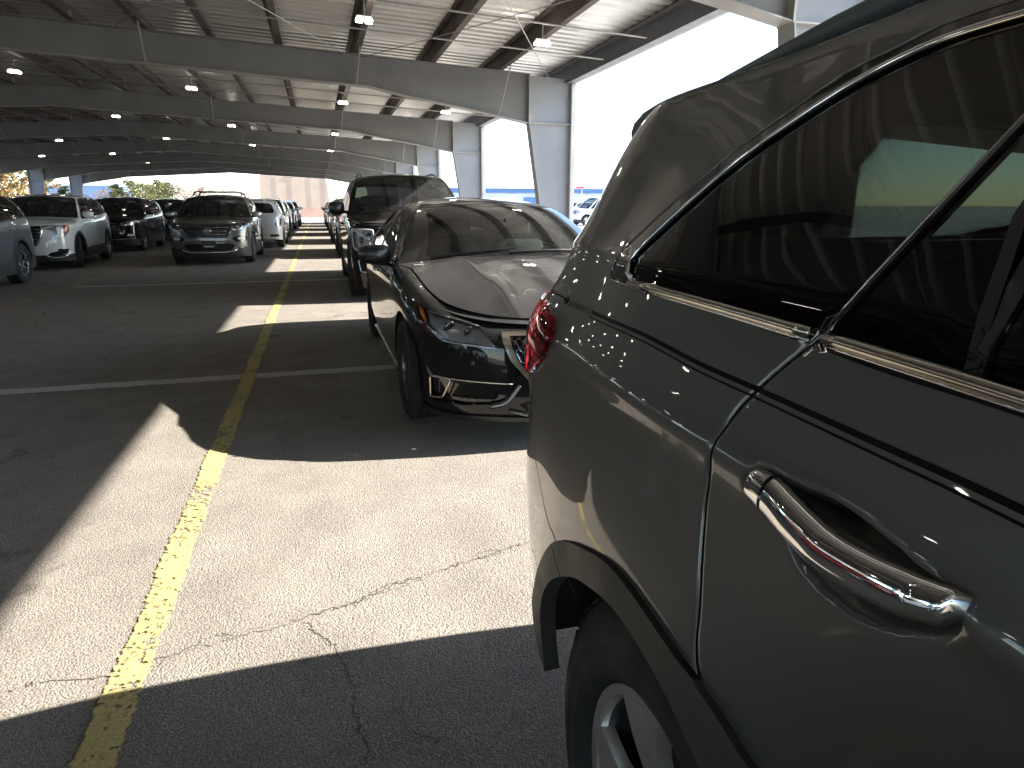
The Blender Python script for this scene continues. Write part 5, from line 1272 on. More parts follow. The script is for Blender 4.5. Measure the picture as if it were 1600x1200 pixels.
# ------------------------------------------------------------------ the grey SUV the camera stands beside
def poly_dist(P, poly, closed=True):
    A = np.array(poly, float); B = np.roll(A, -1, 0) if closed else A[1:]; A = A if closed else A[:-1]
    D = B - A; LL = np.maximum((D**2).sum(1), 1e-12); out = np.full(len(P), 9.0)
    for s in range(0, len(P), 2000):
        q = P[s:s + 2000, None] - A[None]; t = np.clip((q * D).sum(2) / LL, 0, 1); out[s:s + 2000] = np.sqrt(((q - t[..., None] * D)**2).sum(2)).min(1)
    return out
def sorento():
    SC = 1.05
    c = Car('parked_suv', 'dark grey SUV with chrome door handle, pinstripe and red tail light', 'suv', (1.36, .705 - 3.71 * SC, 0), 0, SC, **SORENTO)
    pm = MATS['paint_graphite']
    bowl = [tuple(p) for p in catmull(TR['bowl'] + [TR['bowl'][0]], 5)[:-1]]
    bowl2 = [(u - (4.07 - 2.98), z - .012) for u, z in bowl]
    gap = catmull([(4.190, 1.1830)] + TR['gap'], 6)
    uB = c.uy(2.55); uF = c.uy(1.47); sill = .40
    gapF = np.array([(uB, z) for z in np.linspace(1.165, sill + .03, 24)])
    gaps = [gap, gapF, np.array([(uF, 1.10), (uF + .0, .9), (uF + .03, .6), (uF + .1, sill + .05)])]
    pin = catmull(TR['pin'] + [(3.4, 1.112), (2.8, 1.095), (2.2, 1.07)], 8)
    def disp(u, z, y):
        sh = np.shape(z + u); u_ = np.broadcast_to(u, sh).ravel(); z_ = np.broadcast_to(z, sh).ravel(); o = np.zeros(u_.shape)
        o += .0055 * np.exp(-((z_ - 1.048) / .020)**2) * np.clip((5.0 - u_) / .25, 0, 1) * np.clip((u_ - 1.6) / .4, 0, 1)
        P = np.stack([u_, z_], -1)
        for bw in (bowl, bowl2):
            b = np.array(bw); k = (u_ > b[:, 0].min() - .03) & (u_ < b[:, 0].max() + .03) & (z_ > b[:, 1].min() - .03) & (z_ < b[:, 1].max() + .03)
            if k.any():
                q = P[k]; d = poly_dist(q, bw); ins = inside(q, bw); t = np.clip(d / .021, 0, 1); t = t * t * (3 - 2 * t)
                mid = 1.032 if bw is bowl else 1.020
                deep = .026 + .026 * np.clip((q[:, 1] - mid) / .02, 0, 1)
                o[k] += np.where(ins, -deep * t, 0.0)
        for gp in gaps:
            k = (u_ > gp[:, 0].min() - .02) & (u_ < gp[:, 0].max() + .02)
            if k.any():
                d = poly_dist(P[k], gp, False); o[k] -= .0026 * np.exp(-(d / .0034)**2)
        return o.reshape(sh)
    c._ua0, c._ua1 = c.uy(.93), c.uy(3.71)
    c.disp = disp
    # window line
    outer_up = TR['outer_up'] + [(4.1, 1.481), (3.8, 1.492), (3.4, 1.502), (3.0, 1.507), (2.76, 1.485)]
    outer_lo = [(2.20, 1.10), (2.6, 1.12), (3.0, 1.14), (3.4, 1.156)] + TR['outer_lo']
    glass_up = TR['glass_up'] + [(4.1, 1.461), (3.8, 1.470), (3.4, 1.480), (3.0, 1.484), (2.82, 1.465)]
    glass_lo = [(2.33, 1.125), (2.6, 1.137), (3.0, 1.157), (3.4, 1.173)] + TR['glass_lo']
    ou = catmull(outer_up, 4); ol = catmull(outer_lo, 4); gu = catmull(glass_up, 4); gl = catmull(glass_lo, 4)
    DLO = [tuple(p) for p in ol] + [tuple(p) for p in ou]; GLS = [tuple(p) for p in gl] + [tuple(p) for p in gu]
    def cut(lo, hi):     # piece of the glass between two slanted lines
        a = [p for p in GLS if lo(p[1]) < p[0] < hi(p[1])]
        return a
    g1 = lambda z: 4.1865 - (z - 1.1851) * .2935; dv = lambda z: min(4.0362 + (z - 1.1861) * .398, 4.078); bp = lambda z: c.uy(2.55) - (z - 1.17) * .05
    def glass_piece(lo, hi):
        zs_lo = np.interp(lo(1.195), gl[:, 0], gl[:, 1]); zt_lo = np.interp(-lo(1.45), -gu[::1, 0][::1], gu[:, 1]) if False else float(np.interp(lo(1.45), gu[::-1, 0], gu[::-1, 1]))
        zs_hi = float(np.interp(hi(1.2), gl[:, 0], gl[:, 1])); zt_hi = float(np.interp(hi(1.45), gu[::-1, 0], gu[::-1, 1]))
        bot = [tuple(p) for p in gl if lo(p[1]) < p[0] < hi(p[1])]; top = [tuple(p) for p in gu if lo(p[1]) < p[0] < hi(p[1])]
        P = [(lo(zs_lo), float(zs_lo))] + bot + ([(hi(zs_hi), zs_hi), (hi(zt_hi), zt_hi)] if hi(1.2) < 4.5 else []) + top + [(lo(zt_lo), zt_lo)]
        return P
    ao = [(p[0] - 4.371, p[1]) for p in TR['arch_out']]; ai = [(p[0] - 4.371, p[1]) for p in TR['arch_in']]
    ao = [tuple(p) for p in catmull([(.57, .16), (.50, .40)] + ao + [(-.36, .74), (-.44, .64), (-.48, .5), (-.51, .38), (-.56, .30), (-.6, .16)], 5)]
    ai = [tuple(p) for p in catmull([(.375, .10), (.38, .42), (.36, .52)] + ai + [(-.23, .735), (-.31, .66), (-.37, .55), (-.39, .42), (-.38, .10)], 5)]
    arch_out = lambda u0: [(u0 + a, z) for a, z in ao]; arch_in = lambda u0: [(u0 + a, z) for a, z in ai]
    u0, u1 = c._ua0, c._ua1
    door = [tuple(p) for p in gap] + [(4.15, .81), (4.0, .74), (3.9, .5), (3.86, sill + .03), (uB, sill + .02), (uB, 1.165), (3.4, 1.188), (4.0, 1.205)]
    regs = [dict(name='rear_door', poly=door, mat=pm, off=0.0, skirt=.02),
            dict(name='handle_recess', poly=bowl, mat=pm, off=0.0, skirt=0), dict(name='handle_recess', poly=bowl2, mat=pm, off=0.0, skirt=0),
            dict(name='front_door', poly=[(uB, 1.165), (uB, sill + .02), (uF + .1, sill + .01), (uF + .03, .6), (uF, .9), (uF, 1.10)], mat=pm, off=0.0, skirt=.02)]
    for gi, gp in enumerate(gaps): regs.append(dict(name='shut_line', poly=strip_poly(gp, .0034), mat=MATS['seam_glint'], off=-.0035, skirt=0))  # pale metal grooves imitate the sky glint on panel edges
    regs += [dict(name='window_surround', poly=DLO, mat=MATS['gloss_black'], off=.0015, skirt=.012),
             dict(name='quarter_window', poly=glass_piece(lambda z: g1(z) + .004, lambda z: 9.0), mat=MATS['privacy_near'], off=-.003, skirt=0),
             dict(name='door_quarter_window', poly=glass_piece(lambda z: dv(z) + .007, lambda z: g1(z) - .004), mat=MATS['privacy_near'], off=-.003, skirt=0),
             dict(name='rear_door_window', poly=glass_piece(lambda z: bp(z) + .03, lambda z: dv(z) - .007), mat=MATS['privacy_near'], off=-.003, skirt=0),
             dict(name='front_door_window', poly=[(2.40, 1.132), (2.8, 1.152), (bp(1.17) - .03, 1.165), (bp(1.45) - .03, 1.478), (3.0, 1.480), (2.86, 1.462)], mat=MATS['side_glass'], off=-.003, skirt=0),
             dict(name='sill_trim', poly=[(u0 + .3, .1), (u1 - .3, .1), (u1 - .3, sill + .01), (u0 + .3, sill - .02)], mat=MATS['cladding'], off=.006),
             dict(name='wheel_arch_trim', poly=arch_out(u1), mat=MATS['cladding_near'], off=.009, skirt=.03),
             dict(name='wheel_arch_trim', poly=arch_out(u0), mat=MATS['cladding_near'], off=.009, skirt=.03),
             dict(name='hole', poly=arch_in(u1), hole=True, mat=None), dict(name='hole', poly=arch_in(u0), hole=True, mat=None)]
    tail = rounded([(5.0748, 1.1012), (5.0006, 1.1012), (4.9451, 1.0947), (4.8908, 1.0775), (4.8691, 1.0507), (4.9058, 1.0058), (4.9795, .9594), (5.06, .945), (5.30, .95), (5.42, 1.0), (5.40, 1.085), (5.2, 1.105)], .012)
    regs += [dict(name='tail_light_seal', poly=strip_poly(np.array([(p[0], p[1]) for p in tail + tail[:1]]), .008), mat=MATS['chrome'], off=.006) if False else dict(name='bumper_seam', poly=strip_poly(catmull([(4.55, .70), (4.6494, .7517), (4.7072, .7525), (4.8017, .7575), (4.93, .80), (5.04, .90), (5.06, .945)], 5), .003), mat=MATS['liner_black'], off=-.003, skirt=0),
             dict(name='tail_light', poly=tail, mat=MATS['red_reflector'], off=-.022, lens=MATS['red_glass'], lensoff=.010),
             dict(name='rear_bumper', poly=rear_poly(c, [(0, .15), (0, .44), (.6, .44), (.80, .42), (.83, .15)]), mat=MATS['cladding'], off=.004, join=True),
             dict(name='grille', poly=front_poly(c, [(0, .93), (.46, .92), (.42, .72), (0, .71)]), mat=MATS['trim_black'], off=-.02, join=True, skirt=0),
             dict(name='headlight', poly=rounded(c.pts([('f', .50, .88), ('f', .70, .95), ('s', .44, 1.0), ('s', .40, .9), ('f', .74, .80), ('f', .52, .78)]), .02), mat=MATS['lamp_reflector'], off=-.03, lens=MATS['clear_lens']),
             dict(name='lower_grille', poly=front_poly(c, [(0, .36), (.5, .36), (.55, .52), (0, .54)]), mat=MATS['liner_black'], off=-.02, join=True, skirt=0)]
    # finer points where the camera is close
    ex = [(u, z) for u in np.arange(3.86, 5.2, .02) for z in np.arange(.66, 1.5, .02)]
    b = np.array(bowl)
    ex += [(u, z) for u in np.arange(b[:, 0].min() - .016, b[:, 0].max() + .016, .0034) for z in np.arange(b[:, 1].min() - .014, b[:, 1].max() + .014, .0034)]
    t = np.gradient(gap, axis=0); t /= np.linalg.norm(t, axis=1, keepdims=True); n = np.stack([-t[:, 1], t[:, 0]], 1)
    for o_ in (.0046, .0072, .0105, .016): ex += [tuple(p) for p in gap + n * o_] + [tuple(p) for p in gap - n * o_]
    ex += [(u, z) for u in np.arange(3.86, 5.05, .02) for z in (1.008, 1.018, 1.028, 1.036, 1.044, 1.052, 1.06, 1.07, 1.085)]
    c.build(regs, pm, .05, ex)
    c.roof(pm, c.k['header'], c.k['rheader'], step=.06); c.lid('bonnet', pm, True, c.k['cowlc'])
    c.loft('A', [dict(name='windscreen', poly=[(-.92, .05), (.92, .05), (.92, .95), (-.92, .95)], mat=MATS['windscreen'], off=.001, r=.06)], MATS['frit_black'], 'windscreen_seal', yc=(c.k['cowlc'], c.k['header']))
    yb = float(c.S(np.array([c.U]), np.array([float(c.belt(c.L)) - .002]))[0][1])
    c.loft('D', [dict(name='rear_window', poly=[(-.84, .03), (.84, .03), (.82, .86), (-.82, .86)], mat=MATS['rear_privacy'], off=.002, r=.07)], pm, 'tailgate_upper', yc=(yb, c.k['rheader']), bulge=.02, zbase=float(c.belt(c.L)) - .002)
    # bright trim round the windows
    c.rail('window_trim', [tuple(p) for p in gu[::2]], .0044, MATS['chrome'], off=.0025, dense=0)
    c.rail('window_trim', [tuple(p) for p in ou[::2]], .0022, MATS['dark_chrome'], off=.0015, dense=0)
    mid = (gl + np.array([[0, -.0052]]))
    rear_lo = mid[mid[:, 0] > 4.198]; door_lo = mid[mid[:, 0] < 4.184]
    for seg in (rear_lo, door_lo):
        c.rail('belt_moulding', [tuple(p) for p in seg] + ([(4.612, 1.1848)] if seg is rear_lo else []), .0056, MATS['satin_near'], off=.0035, dense=0, n=10)
        c.rail('belt_trim', [(p[0], p[1] - .0068) for p in seg], .0016, MATS['chrome'], off=.002, dense=0)
    # corner of the bright trim
    c.rail('window_trim', [(4.54, 1.1776), (4.61, 1.1778), (4.68, 1.1779), (4.706, 1.1782), (4.724, 1.1880), (4.720, 1.2107)], .0022, MATS['dark_chrome'], off=.002, dense=5)
    # divider between the door panes and the pane edge seals
    for ln, w_, mt, of in (([(dv(z), z) for z in np.linspace(1.188, 1.458, 9)], .011, MATS['divider_black'], .003), ([(g1(z) + .0, z) for z in np.linspace(1.188, 1.455, 9)], .0035, MATS['liner_black'], .0005)):
        P = np.array(strip_poly(np.array(ln), w_)); n_ = len(P) // 2
        for s in (1, -1):
            q = c.S(P[:, 0], P[:, 1], off=of); m = MB(); m.add([(p[0] * s, p[1], p[2]) for p in q], [(i, i + 1, 2 * n_ - 2 - i, 2 * n_ - 1 - i) if s > 0 else (2 * n_ - 1 - i, 2 * n_ - 2 - i, i + 1, i) for i in range(n_ - 1)])
            m.build('window_divider' if w_ > .008 else 'pane_seal', mt, c.root)
    c.rail('pane_edge', [(g1(z) + .0022, z) for z in np.linspace(1.19, 1.452, 7)], .0011, MATS['satin_near'], off=.001, dense=0)
    # twin pinstripe
    for dz, w_ in ((0.0, .0052), (-.0078, .0022)):
        P = np.array(strip_poly(pin + np.array([[0, dz]]), w_)); n_ = len(P) // 2
        for s in (1, -1):
            q = c.S(P[:, 0], P[:, 1], off=.0007); m = MB(); m.add([(p[0] * s, p[1], p[2]) for p in q], [(i, i + 1, 2 * n_ - 2 - i, 2 * n_ - 1 - i) if s < 0 else (2 * n_ - 1 - i, 2 * n_ - 2 - i, i + 1, i) for i in range(n_ - 1)])
            m.build('pinstripe', MATS['vinyl_black'], c.root)
    P = np.array(strip_poly(catmull([(5.06, 1.1190), (5.0055, 1.1202), (4.945, 1.1213), (4.918, 1.1203)], 6), .003)); n_ = len(P) // 2
    q = c.S(P[:, 0], P[:, 1], off=.0007)
    for s in (1, -1): MB().add([(p[0] * s, p[1], p[2]) for p in q], [(i, i + 1, 2 * n_ - 2 - i, 2 * n_ - 1 - i) for i in range(n_ - 1)]).build('pinstripe', MATS['vinyl_black'], c.root)
    # vinyl model lettering in the stripe
    cu = bpy.data.curves.new('lettering', 'FONT'); cu.body = 'SORENTO'; cu.size = 1.0; cu.space_character = 1.02; cu.shear = .25
    to = bpy.data.objects.new('lettering', cu); col.objects.link(to); bpy.context.view_layer.update()
    me0 = to.evaluated_get(bpy.context.evaluated_depsgraph_get()).to_mesh(); tv = np.array([tuple(v.co) for v in me0.vertices]); tf = [tuple(p.vertices) for p in me0.polygons]
    bpy.data.objects.remove(to, do_unlink=True)
    wid = tv[:, 0].max() - tv[:, 0].min(); ul, ur = 4.884, 4.750
    for s in (1, -1):
        fx = (tv[:, 0] - tv[:, 0].min()) / wid
        uu = (ul + (ur - ul) * fx) if s < 0 else (ur + (ul - ur) * fx)
        zz = 1.1128 + ((uu - ul) / (ur - ul)) * .002 + tv[:, 1] * .0125
        q = c.S(uu, zz, off=.0009); m = MB(); m.add([(p[0] * s, p[1], p[2]) for p in q], tf); m.build('lettering', MATS['vinyl_black'], c.root)
        m = MB(); us_ = 4.904; sw = [(us_ + .013 * math.cos(a) * (1 - a / 14), 1.1180 + .008 * math.sin(a) * (1 - a / 14)) for a in np.linspace(0, 10.5, 30)]
        q = c.S(np.array([p[0] for p in sw]), np.array([p[1] for p in sw]), off=.0004); m.tube([(p[0] * s, p[1], p[2]) for p in q], .0011, 4); m.build('stripe_flourish', MATS['vinyl_black'], c.root)
    # door handles
    ax = catmull([(4.199, 1.0455), (4.183, 1.0490), (4.155, 1.0500), (4.127, 1.0475), (4.098, 1.0440), (4.069, 1.0415), (4.03, 1.0445), (3.998, 1.0495), (3.980, 1.0525), (3.968, 1.0540)], 5)
    for du, dz_ in ((0, 0), (-(4.07 - 2.98), -.012)):
        n_ = len(ax); tt = np.linspace(0, 1, n_)
        prot = np.interp(tt, [0, .06, .2, .35, .5, .8, .95, 1], [.002, .012, .017, .021, .023, .020, .012, -.004])
        hz = np.interp(tt, [0, .05, .2, .34, .5, .75, .93, 1], [.004, .0125, .0155, .0155, .0155, .0150, .0125, .006])
        hx = np.interp(tt, [0, .05, .3, .7, .95, 1], [.003, .008, .010, .010, .008, .003])
        uu, zz = ax[:, 0] + du, ax[:, 1] + dz_
        for s in (1, -1):
            def ring(k0, k1):
                m = MB(); v = []; f = []; nn = 18
                for i in range(k0, k1):
                    for a in range(nn):
                        an = 2 * math.pi * a / nn; ca, sa = math.cos(an), math.sin(an)
                        ca = math.copysign(abs(ca)**.8, ca); sa = math.copysign(abs(sa)**.85, sa)
                        p = c.S(np.array([uu[i]]), np.array([zz[i] + hz[i] * sa]), off=prot[i] + hx[i] * ca, disp=False)[0]; v.append((p[0] * s, p[1], p[2]))
                k_ = k1 - k0
                for i in range(k_ - 1):
                    for a in range(nn):
                        q = (i * nn + a, i * nn + (a + 1) % nn, (i + 1) * nn + (a + 1) % nn, (i + 1) * nn + a); f.append(q if s < 0 else q[::-1])
                f.append(tuple(range(nn)) if s > 0 else tuple(range(nn))[::-1]); f.append(tuple(range((k_ - 1) * nn, k_ * nn)))
                m.add(v, f); return m
            kc = 10
            h = ring(kc, n_).build('door_handle', MATS['chrome_near'], c.root, angle=60)
            ring(0, kc).build('handle_cap', MATS['chrome_near'], h, angle=60)
    # spoiler over the rear window
    m = MB(); v = []; f = []; nx_ = 17; prof = [(-.03, .004), (.08, .006), (.17, -.008), (.225, -.030), (.24, -.052), (.232, -.078), (.20, -.084), (.15, -.066), (.04, -.035)]
    for i in range(nx_):
        a = -1 + 2 * i / (nx_ - 1); x = a * .585; yb_ = c.k['rheader'] - .10 - .06 * a * a; sc_ = 1 - .18 * abs(a)**4
        zb_ = float(c.roofz(np.array([x]), np.array([yb_]))[0])
        for (py, pz) in prof: v.append((x, yb_ + py * sc_, zb_ + pz * sc_))
    k_ = len(prof)
    for i in range(nx_ - 1):
        for j in range(k_): f.append((i * k_ + j, (i + 1) * k_ + j, (i + 1) * k_ + (j + 1) % k_, i * k_ + (j + 1) % k_))
    f += [tuple(range(k_)), tuple(range((nx_ - 1) * k_, nx_ * k_))[::-1]]
    m.add(v, f); m.build('spoiler', pm, c.root, angle=40)
    # tail lamp inner bars
    for zc_ in (.985, 1.015, 1.045, 1.075): c.rail('light_guide', [(u, zc_) for u in np.linspace(4.91 + abs(1.05 - zc_) * .7, 5.3, 8)], .006, MATS['red_bright'], off=-.012, dense=0)
    wd = WH['sorento']
    c.wheels(wd, c.k['axles'], .376, track=.945 - .155, spin=R(-28)); c.arches(c.k['axles'], .376, .445); c.underbody()
    c.cabin(1.35, 1.06, 2.35, .66, rows=2, pitch=.9); c.side_mirrors(1.52, 1.15, pm); c.roof_rails(2.0, 4.18, MATS['rail_grey'], .024, .05, .024)
    return c
def sorento_materials():
    simple('cladding_near', (0.050, 0.046, 0.042), 0.55, wear=0.35, scale=5, bump=0.25); simple('satin_near', (0.55, 0.52, 0.46), 0.16, metal=1.0, wear=0.2, scale=20)
    simple('chrome_near', (0.80, 0.80, 0.81), 0.045, metal=1.0, wear=0.06, scale=30); simple('vinyl_black', (0.003, 0.003, 0.003), 0.6, spec=0.1); simple('divider_black', (0.02, 0.021, 0.03), 0.25)
    simple('red_reflector', (0.30, 0.006, 0.010), 0.25, metal=0.3); simple('red_bright', (0.65, 0.03, 0.03), 0.2, coat=1.0); simple('seam_glint', (0.16, 0.165, 0.17), 0.25, metal=0.8); simple('rail_grey', (0.10, 0.11, 0.125), 0.45, metal=0.3)
    glass('red_glass', (0.75, 0.05, 0.06)); glass('privacy_near', (0.048, 0.054, 0.050), 0.0015, 1.40); glass('rear_privacy', (0.42, 0.52, 0.45), 0.03)
# ------------------------------------------------------------------ surroundings
def leaf_material(name, c0, c1):
    if name in MATS: return MATS[name]
    m, nt, out = mat_nodes(name)
    p = N(nt, 'ShaderNodeBsdfPrincipled', Roughness=0.7)
    ge = N(nt, 'ShaderNodeNewGeometry'); r = ramp(nt, ge.outputs['Random Per Island'], [(0.0, c0), (1.0, c1)])
    nt.links.new(r.outputs[0], p.inputs['Base Color'])
    tl = N(nt, 'ShaderNodeBsdfTranslucent'); nt.links.new(r.outputs[0], tl.inputs[0])
    ms = N(nt, 'ShaderNodeMixShader'); ms.inputs[0].default_value = 0.3; nt.links.new(p.outputs[0], ms.inputs[1]); nt.links.new(tl.outputs[0], ms.inputs[2])
    nt.links.new(ms.outputs[0], out.inputs[0]); MATS[name] = m
    return m
def tree(name, label, loc, h, w, kind, leafm, seed, group):
    rnd = random.Random(seed); bark = simple('bark', (0.12, 0.09, 0.07), 0.9, wear=0.4)
    root = tag(empty(name, loc), label, 'tree', group)
    t = MB(); tips = []
    hb = h * (.12 if kind == 'pine' else .25)
    tr = [Vector((rnd.gauss(0, .04) * i, rnd.gauss(0, .04) * i, h * .93 * i / 7)) for i in range(8)]
    t.tube(tr, [max(.02, h * .022 * (1 - i / 7.6)) for i in range(8)], 8)
    for i in range(26 if kind != 'pine' else 40):
        z = hb + (h * .9 - hb) * (i + rnd.random()) / (26 if kind != 'pine' else 40); a = rnd.uniform(0, 6.28)
        if kind == 'pine': rr = w * .5 * (1 - (z - hb) / (h - hb))**.8 * rnd.uniform(.75, 1.1); rise = -.05
        else: q = (z - hb) / (h - hb); rr = w * .5 * math.sin(math.pi * min(1, .18 + q * .8))**.7 * rnd.uniform(.55, 1.1); rise = .45
        b0 = Vector((0, 0, max(.3, z - rr * .3))); b1 = Vector((rr * math.cos(a), rr * math.sin(a), z + rr * rise * .4)); mid = b0.lerp(b1, .5) + Vector((0, 0, rr * .06))
        t.tube([b0, mid, b1], [h * .008, h * .005, h * .002], 5)
        for k in range(5): tips.append((b0.lerp(b1, .4 + .15 * k), rr))
    t.build('trunk', bark, root, smooth=True)
    v = []; f = []; nl = {'pine': 26, 'broad': 24, 'bare': 18}[kind]; sz = {'pine': .17, 'broad': .19, 'bare': .13}[kind] * h / 7
    for p, rr in tips:
        for k in range(nl):
            c = p + Vector((rnd.gauss(0, .16), rnd.gauss(0, .16), rnd.gauss(0, .10))) * max(rr, .6)
            d = Vector((rnd.gauss(0, 1), rnd.gauss(0, 1), rnd.gauss(0, .7))).normalized(); e = d.cross(Vector((rnd.gauss(0, 1), rnd.gauss(0, 1), rnd.gauss(0, 1)))).normalized(); s = sz * rnd.uniform(.6, 1.4)
            n = len(v); v += [tuple(c - d * s), tuple(c + e * s * .45), tuple(c + d * s), tuple(c - e * s * .45)]; f.append((n, n + 1, n + 2, n + 3))
    o = MB().add(v, f).build('crown', leafm, root)
def surroundings():
    gold = leaf_material('leaf_gold', (.16, .10, .03), (.34, .22, .08)); green = leaf_material('leaf_yellow_green', (.05, .065, .018), (.19, .17, .045)); dark = leaf_material('needle_dark', (.02, .035, .018), (.07, .09, .045)); pink = leaf_material('twig_pink', (.22, .13, .10), (.38, .25, .20))
    T = [('broad_tree', 'golden autumn tree beyond the canopy columns', (-23.2, 62), 5.6, 6.5, 'broad', gold), ('broad_tree', 'small rust-gold tree between two canopy columns', (-24.4, 75), 4.4, 2.6, 'broad', gold),
         ('pine_tree', 'small dark conical pine between two canopy columns', (-22.1, 72), 3.3, 2.4, 'pine', dark), ('bare_tree', 'pale rust bare tree left of the big yellow-green pine', (-22.4, 86), 3.1, 3.2, 'bare', pink),
         ('pine_tree', 'big yellow-green pine with dark needles on one side', (-16.2, 70), 3.7, 4.6, 'broad', green), ('pine_tree', 'dark green pine touching the big yellow-green pine', (-17.6, 71.5), 3.5, 3.0, 'pine', dark), ('broad_tree', 'yellow-green round tree beside the big pine', (-14.6, 74), 3.6, 4.0, 'broad', green),
         ('pine_tree', 'dark pine behind the pinkish bare trees', (-15.4, 80), 4.0, 3.6, 'broad', dark), ('bare_tree', 'wide pinkish bare tree in front of the dark pine', (-13.6, 81), 3.8, 4.6, 'bare', pink), ('bare_tree', 'pinkish bare tree at the end of the tree row', (-12.4, 84), 3.7, 4.0, 'bare', pink),
         ('bare_tree', 'low pinkish bare tree seen over the bronze SUV roof', (-11.6, 92), 3.2, 5.0, 'bare', pink), ('bare_tree', 'low bare tree beside the tan building', (-8.6, 95), 3.1, 4.4, 'bare', pink), ('bare_tree', 'bare shrub-like tree near the tan building', (-10.2, 96), 2.7, 3.0, 'bare', pink)]
    for i, (n, lb, (x, y), h, w, k, m) in enumerate(T): tree(n, lb, (x, y, 0), h, w, k, m, 11 + i, None)
    # unseen trees added along the open left side to block sky reflections
    for i in range(9): tree('broad_tree', 'unseen golden-brown tree added along the open side to block sky', (-27.5 - (i * 37 % 5), -14 + i * 8.1, 0), 5.6 + (i * 29 % 7) * .25, 6.6, 'broad', [gold, dark, gold][i % 3], 60 + i, 'added trees along the open side')
    # tan building at the end of the lane
    tan = simple('tan_cladding', (.50, .37, .27), .7, wear=.12, scale=.5); pinkb = simple('pink_block', (.52, .31, .23), .8, wear=.15, scale=.8); seam = simple('tan_seam', (.52, .40, .30), .6); whitep = simple('pale_panel', (.7, .7, .68), .6)
    b = tag(empty('tan_building', (-2.2, 78, 0)), 'tan windowless building with pinkish base at the end of the lane', 'building')
    m = MB(); m.prism(rounded([(-3.55, 1.02), (3.6, 1.02), (3.45, 4.30), (-3.5, 4.75)], [0, 0, .9, .9], 6)[::-1], 0, 9); m.build('wall', tan, b)
    m = MB(); m.prism([(-1.6, 0), (3.62, 0), (3.62, 1.03), (-1.6, 1.03)][::-1], -.04, 9.03); m.build('base_course', pinkb, b)
    m = MB(); m.prism([(-3.56, 0), (-1.6, 0), (-1.6, 1.03), (-3.56, 1.03)][::-1], -.03, 9.02); m.build('base_course', tan, b)
    for x in (-1.75, 1.75, 3.3, -.2): MB().box((x, -.03, 2.75), (.07, .03, 3.2)).build('seam_strip', seam, b)
    MB().box((-.3, -.04, 4.35), (.75, .06, .22)).build('wall_panel', whitep, b)
    # warehouse across the yard
    wall = simple('blue_white_wall', (.55, .60, .66), .6, wear=.08, scale=.2); blue = simple('blue_fascia', (.06, .14, .30), .5); bdoor = simple('blue_door', (.10, .20, .40), .5)
    w = tag(empty('warehouse', (70, 150, 0)), 'low pale warehouse with dark blue roof band across the yard', 'warehouse')
    m = MB(); m.box((0, 10, 2.0), (110, 20, 4.0)); m.build('wall', wall, w); m = MB(); m.box((0, 9.7, 4.45), (111, 20.8, 1.0)); m.build('fascia', blue, w)
    for x in range(-50, 55, 9):
        MB().box((x, -.06, 1.6), (3.6, .12, 2.8)).build('dock_door', bdoor if x % 2 else wall, w); MB().box((x + 4.4, -.1, 3.4), (1.8, .2, .5)).build('wall_panel', whitep, w)
    m = MB()
    for dx in (-1, 1):
        for dy in (-1, 1): m.tube([(-28 + dx, 8 + dy, 4.9), (-28 + dx, 8 + dy, 6.3)], .08, 5)
    m.box((-28, 8, 6.3), (2.6, 2.6, .12)); m.build('roof_frame', simple('dark_steel', (.15, .16, .17), .6), w)
    s = tag(empty('red_sign', (43.5, 112, 0)), 'small red sign on two tall posts in front of the warehouse', 'sign')
    MB().box((.4, 0, 4.25), (1.5, .12, .35)).build('sign_panel', simple('sign_red', (.5, .05, .05), .5), s)
    for x in (-.8, .8): MB().tube([(x, .1, 0), (x, .1, 6.0)], .06, 6).build('post', simple('post_grey', (.5, .5, .5), .5), s)
    bl = tag(empty('blue_building', (-31, 104, 0)), 'distant low blue building left of the pines', 'building'); m = MB(); m.box((0, 5, 1.9), (10, 10, 3.8)); m.build('wall', simple('hazy_blue', (.20, .30, .45), .7), bl); MB().box((0, 5, 3.95), (10.4, 10.4, .3)).build('roof', wall, bl)
    lp = tag(empty('light_pole', (19.5, 92, 0)), 'thin white light pole between the canopy columns', 'light pole'); MB().tube([(0, 0, 0), (0, 0, 9)], [.09, .06], 8).build('pole', whitep, lp); MB().box((0, -.4, 8.95), (.3, .9, .12)).build('lamp_head', whitep, lp)
def copy_tree(o, parent=None):
    q = o.copy(); col.objects.link(q); q.parent = parent
    for ch in o.children: copy_tree(ch, q)
    return q
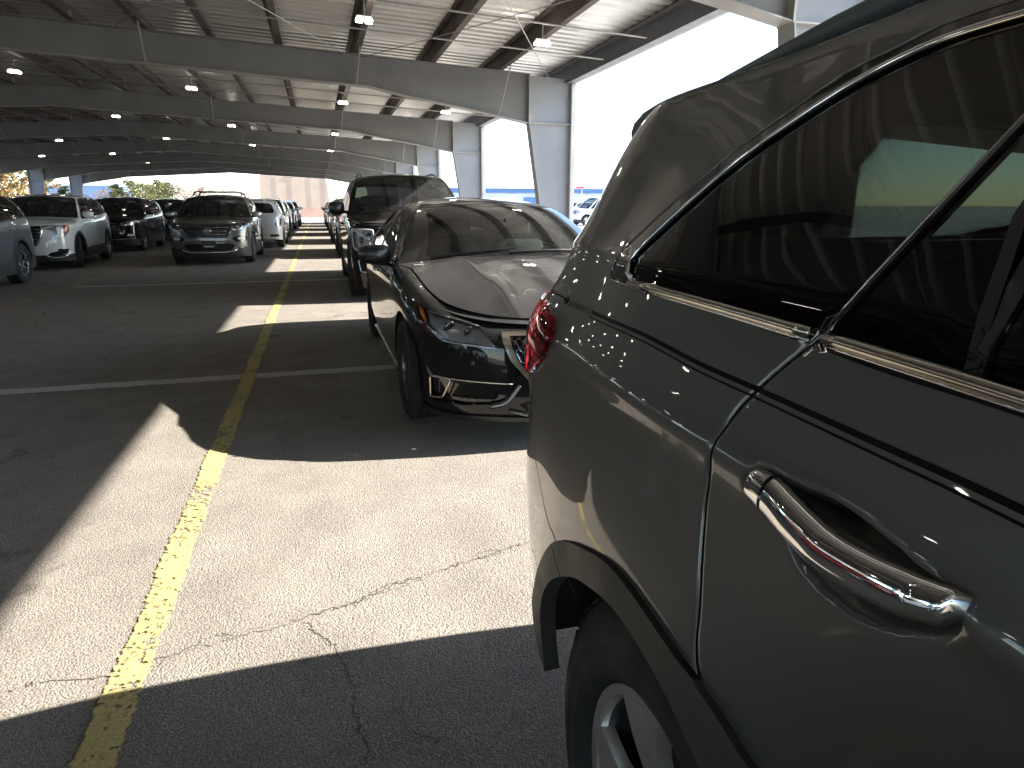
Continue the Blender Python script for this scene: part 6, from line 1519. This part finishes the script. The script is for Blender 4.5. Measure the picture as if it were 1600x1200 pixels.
def parked_rows():
    a = plain_suv('light grey SUV whose tail meets the white chrome-grille SUV', (-5.98, 10.42, 0), MATS['paint_steel'], spec=dict(L=4.65), wheel='suv', stick=False)
    b = plain_suv('gloss black SUV with bright wheels behind the white chrome-grille SUV', (-6.05, 22.35, 0), MATS['paint_black'], spec=dict(L=4.75))
    W = plain_suv('white SUV behind the small white hatchback', (-2.15, 28.7, 0), MATS['paint_white'], spec=dict(L=4.55, H=1.68))
    blu = plain_suv('dark blue SUV behind the white SUV of the left lane', (-2.2, 34.6, 0), MATS['paint_blue'], spec=dict(L=4.45, H=1.6))
    red = plain_suv('red car behind the white minivan in the sunny yard', (21.0, 53.5, 0), MATS['paint_red'], rz=R(-62), spec=dict(L=4.4, H=1.6))
    sil = plain_suv('silver white SUV parked behind the big black SUV', (1.36, 18.1, 0), MATS['paint_silver'], spec=dict(L=4.5, H=1.62))
    def put(src, loc, label, group=None, rz=0.0):
        q = copy_tree(src.root); q.location = loc; q.rotation_euler = (0, 0, rz); q['label'] = label
        if group: q['group'] = group
        elif 'group' in q: del q['group']
        return q
    put(W, (-2.0, 46.4, 0), 'white SUV at the end of the lane behind the silver SUV'); put(b, (-2.15, 52.3, 0), 'black SUV last in the lane of the bronze SUV')
    put(b, (-5.9, 28.7, 0), 'black SUV seen between the bronze SUV and the gloss black SUV'); put(sil, (-6.0, 34.8, 0), 'silver SUV two behind the gloss black SUV'); put(W, (-6.0, 41.0, 0), 'white SUV three behind the gloss black SUV'); put(blu, (-6.0, 47.3, 0), 'dark blue SUV near the far end of the second lane')
    put(W, (1.33, 24.7, 0), 'white SUV next behind the silver SUV of the sedan lane'); put(b, (1.36, 31.3, 0), 'black SUV third behind the big black SUV'); put(a, (1.36, 37.9, 0), 'steel grey SUV fourth behind the big black SUV'); put(W, (1.34, 44.5, 0), 'white SUV fifth behind the big black SUV'); put(blu, (1.36, 51.1, 0), 'dark blue SUV last in the sedan lane')
    put(red, (-6.1, 4.3, 0), 'dark red SUV ahead of the light grey SUV'); put(W, (-6.1, -1.7, 0), 'white SUV ahead of the dark red SUV of the second lane'); put(sil, (-6.1, -7.8, 0), 'silver SUV first in the second lane')
    srcs = [W, b, sil, blu, a, red, W, a, b]; nm = {id(W): 'white', id(b): 'black', id(sil): 'silver', id(blu): 'dark blue', id(a): 'steel grey', id(red): 'dark red'}
    for j, X in enumerate((-9.75, -13.4)):
        for i in range(9):
            s = srcs[(i * (2 + j) + j * 4) % 9]; put(s, (X + .1 * ((i * 7) % 3 - 1), -6.5 + i * 6.3 + j * 1.4, 0), nm[id(s)] + ' SUV in the rows beside the open side of the canopy', 'cars in the far rows')
    v = minivan('white minivan parked in the sunny yard', (16.2, 43.2, 0), R(-86), MATS['paint_white'])
    put(sil, (-2.1, 40.4, 0), 'silver SUV behind the dark blue SUV of the left lane'); put(W, (21.5, 60.5, 0), 'white SUV behind the red car in the sunny yard', None, R(-70))
build_cracks(build_ground())
build_canopy()
build_lights()
car_materials(); sorento_materials(); wheel_kinds()
sorento()
sedan()
expedition()
santa_fe()
terrain()
hatch()
surroundings()
parked_rows()
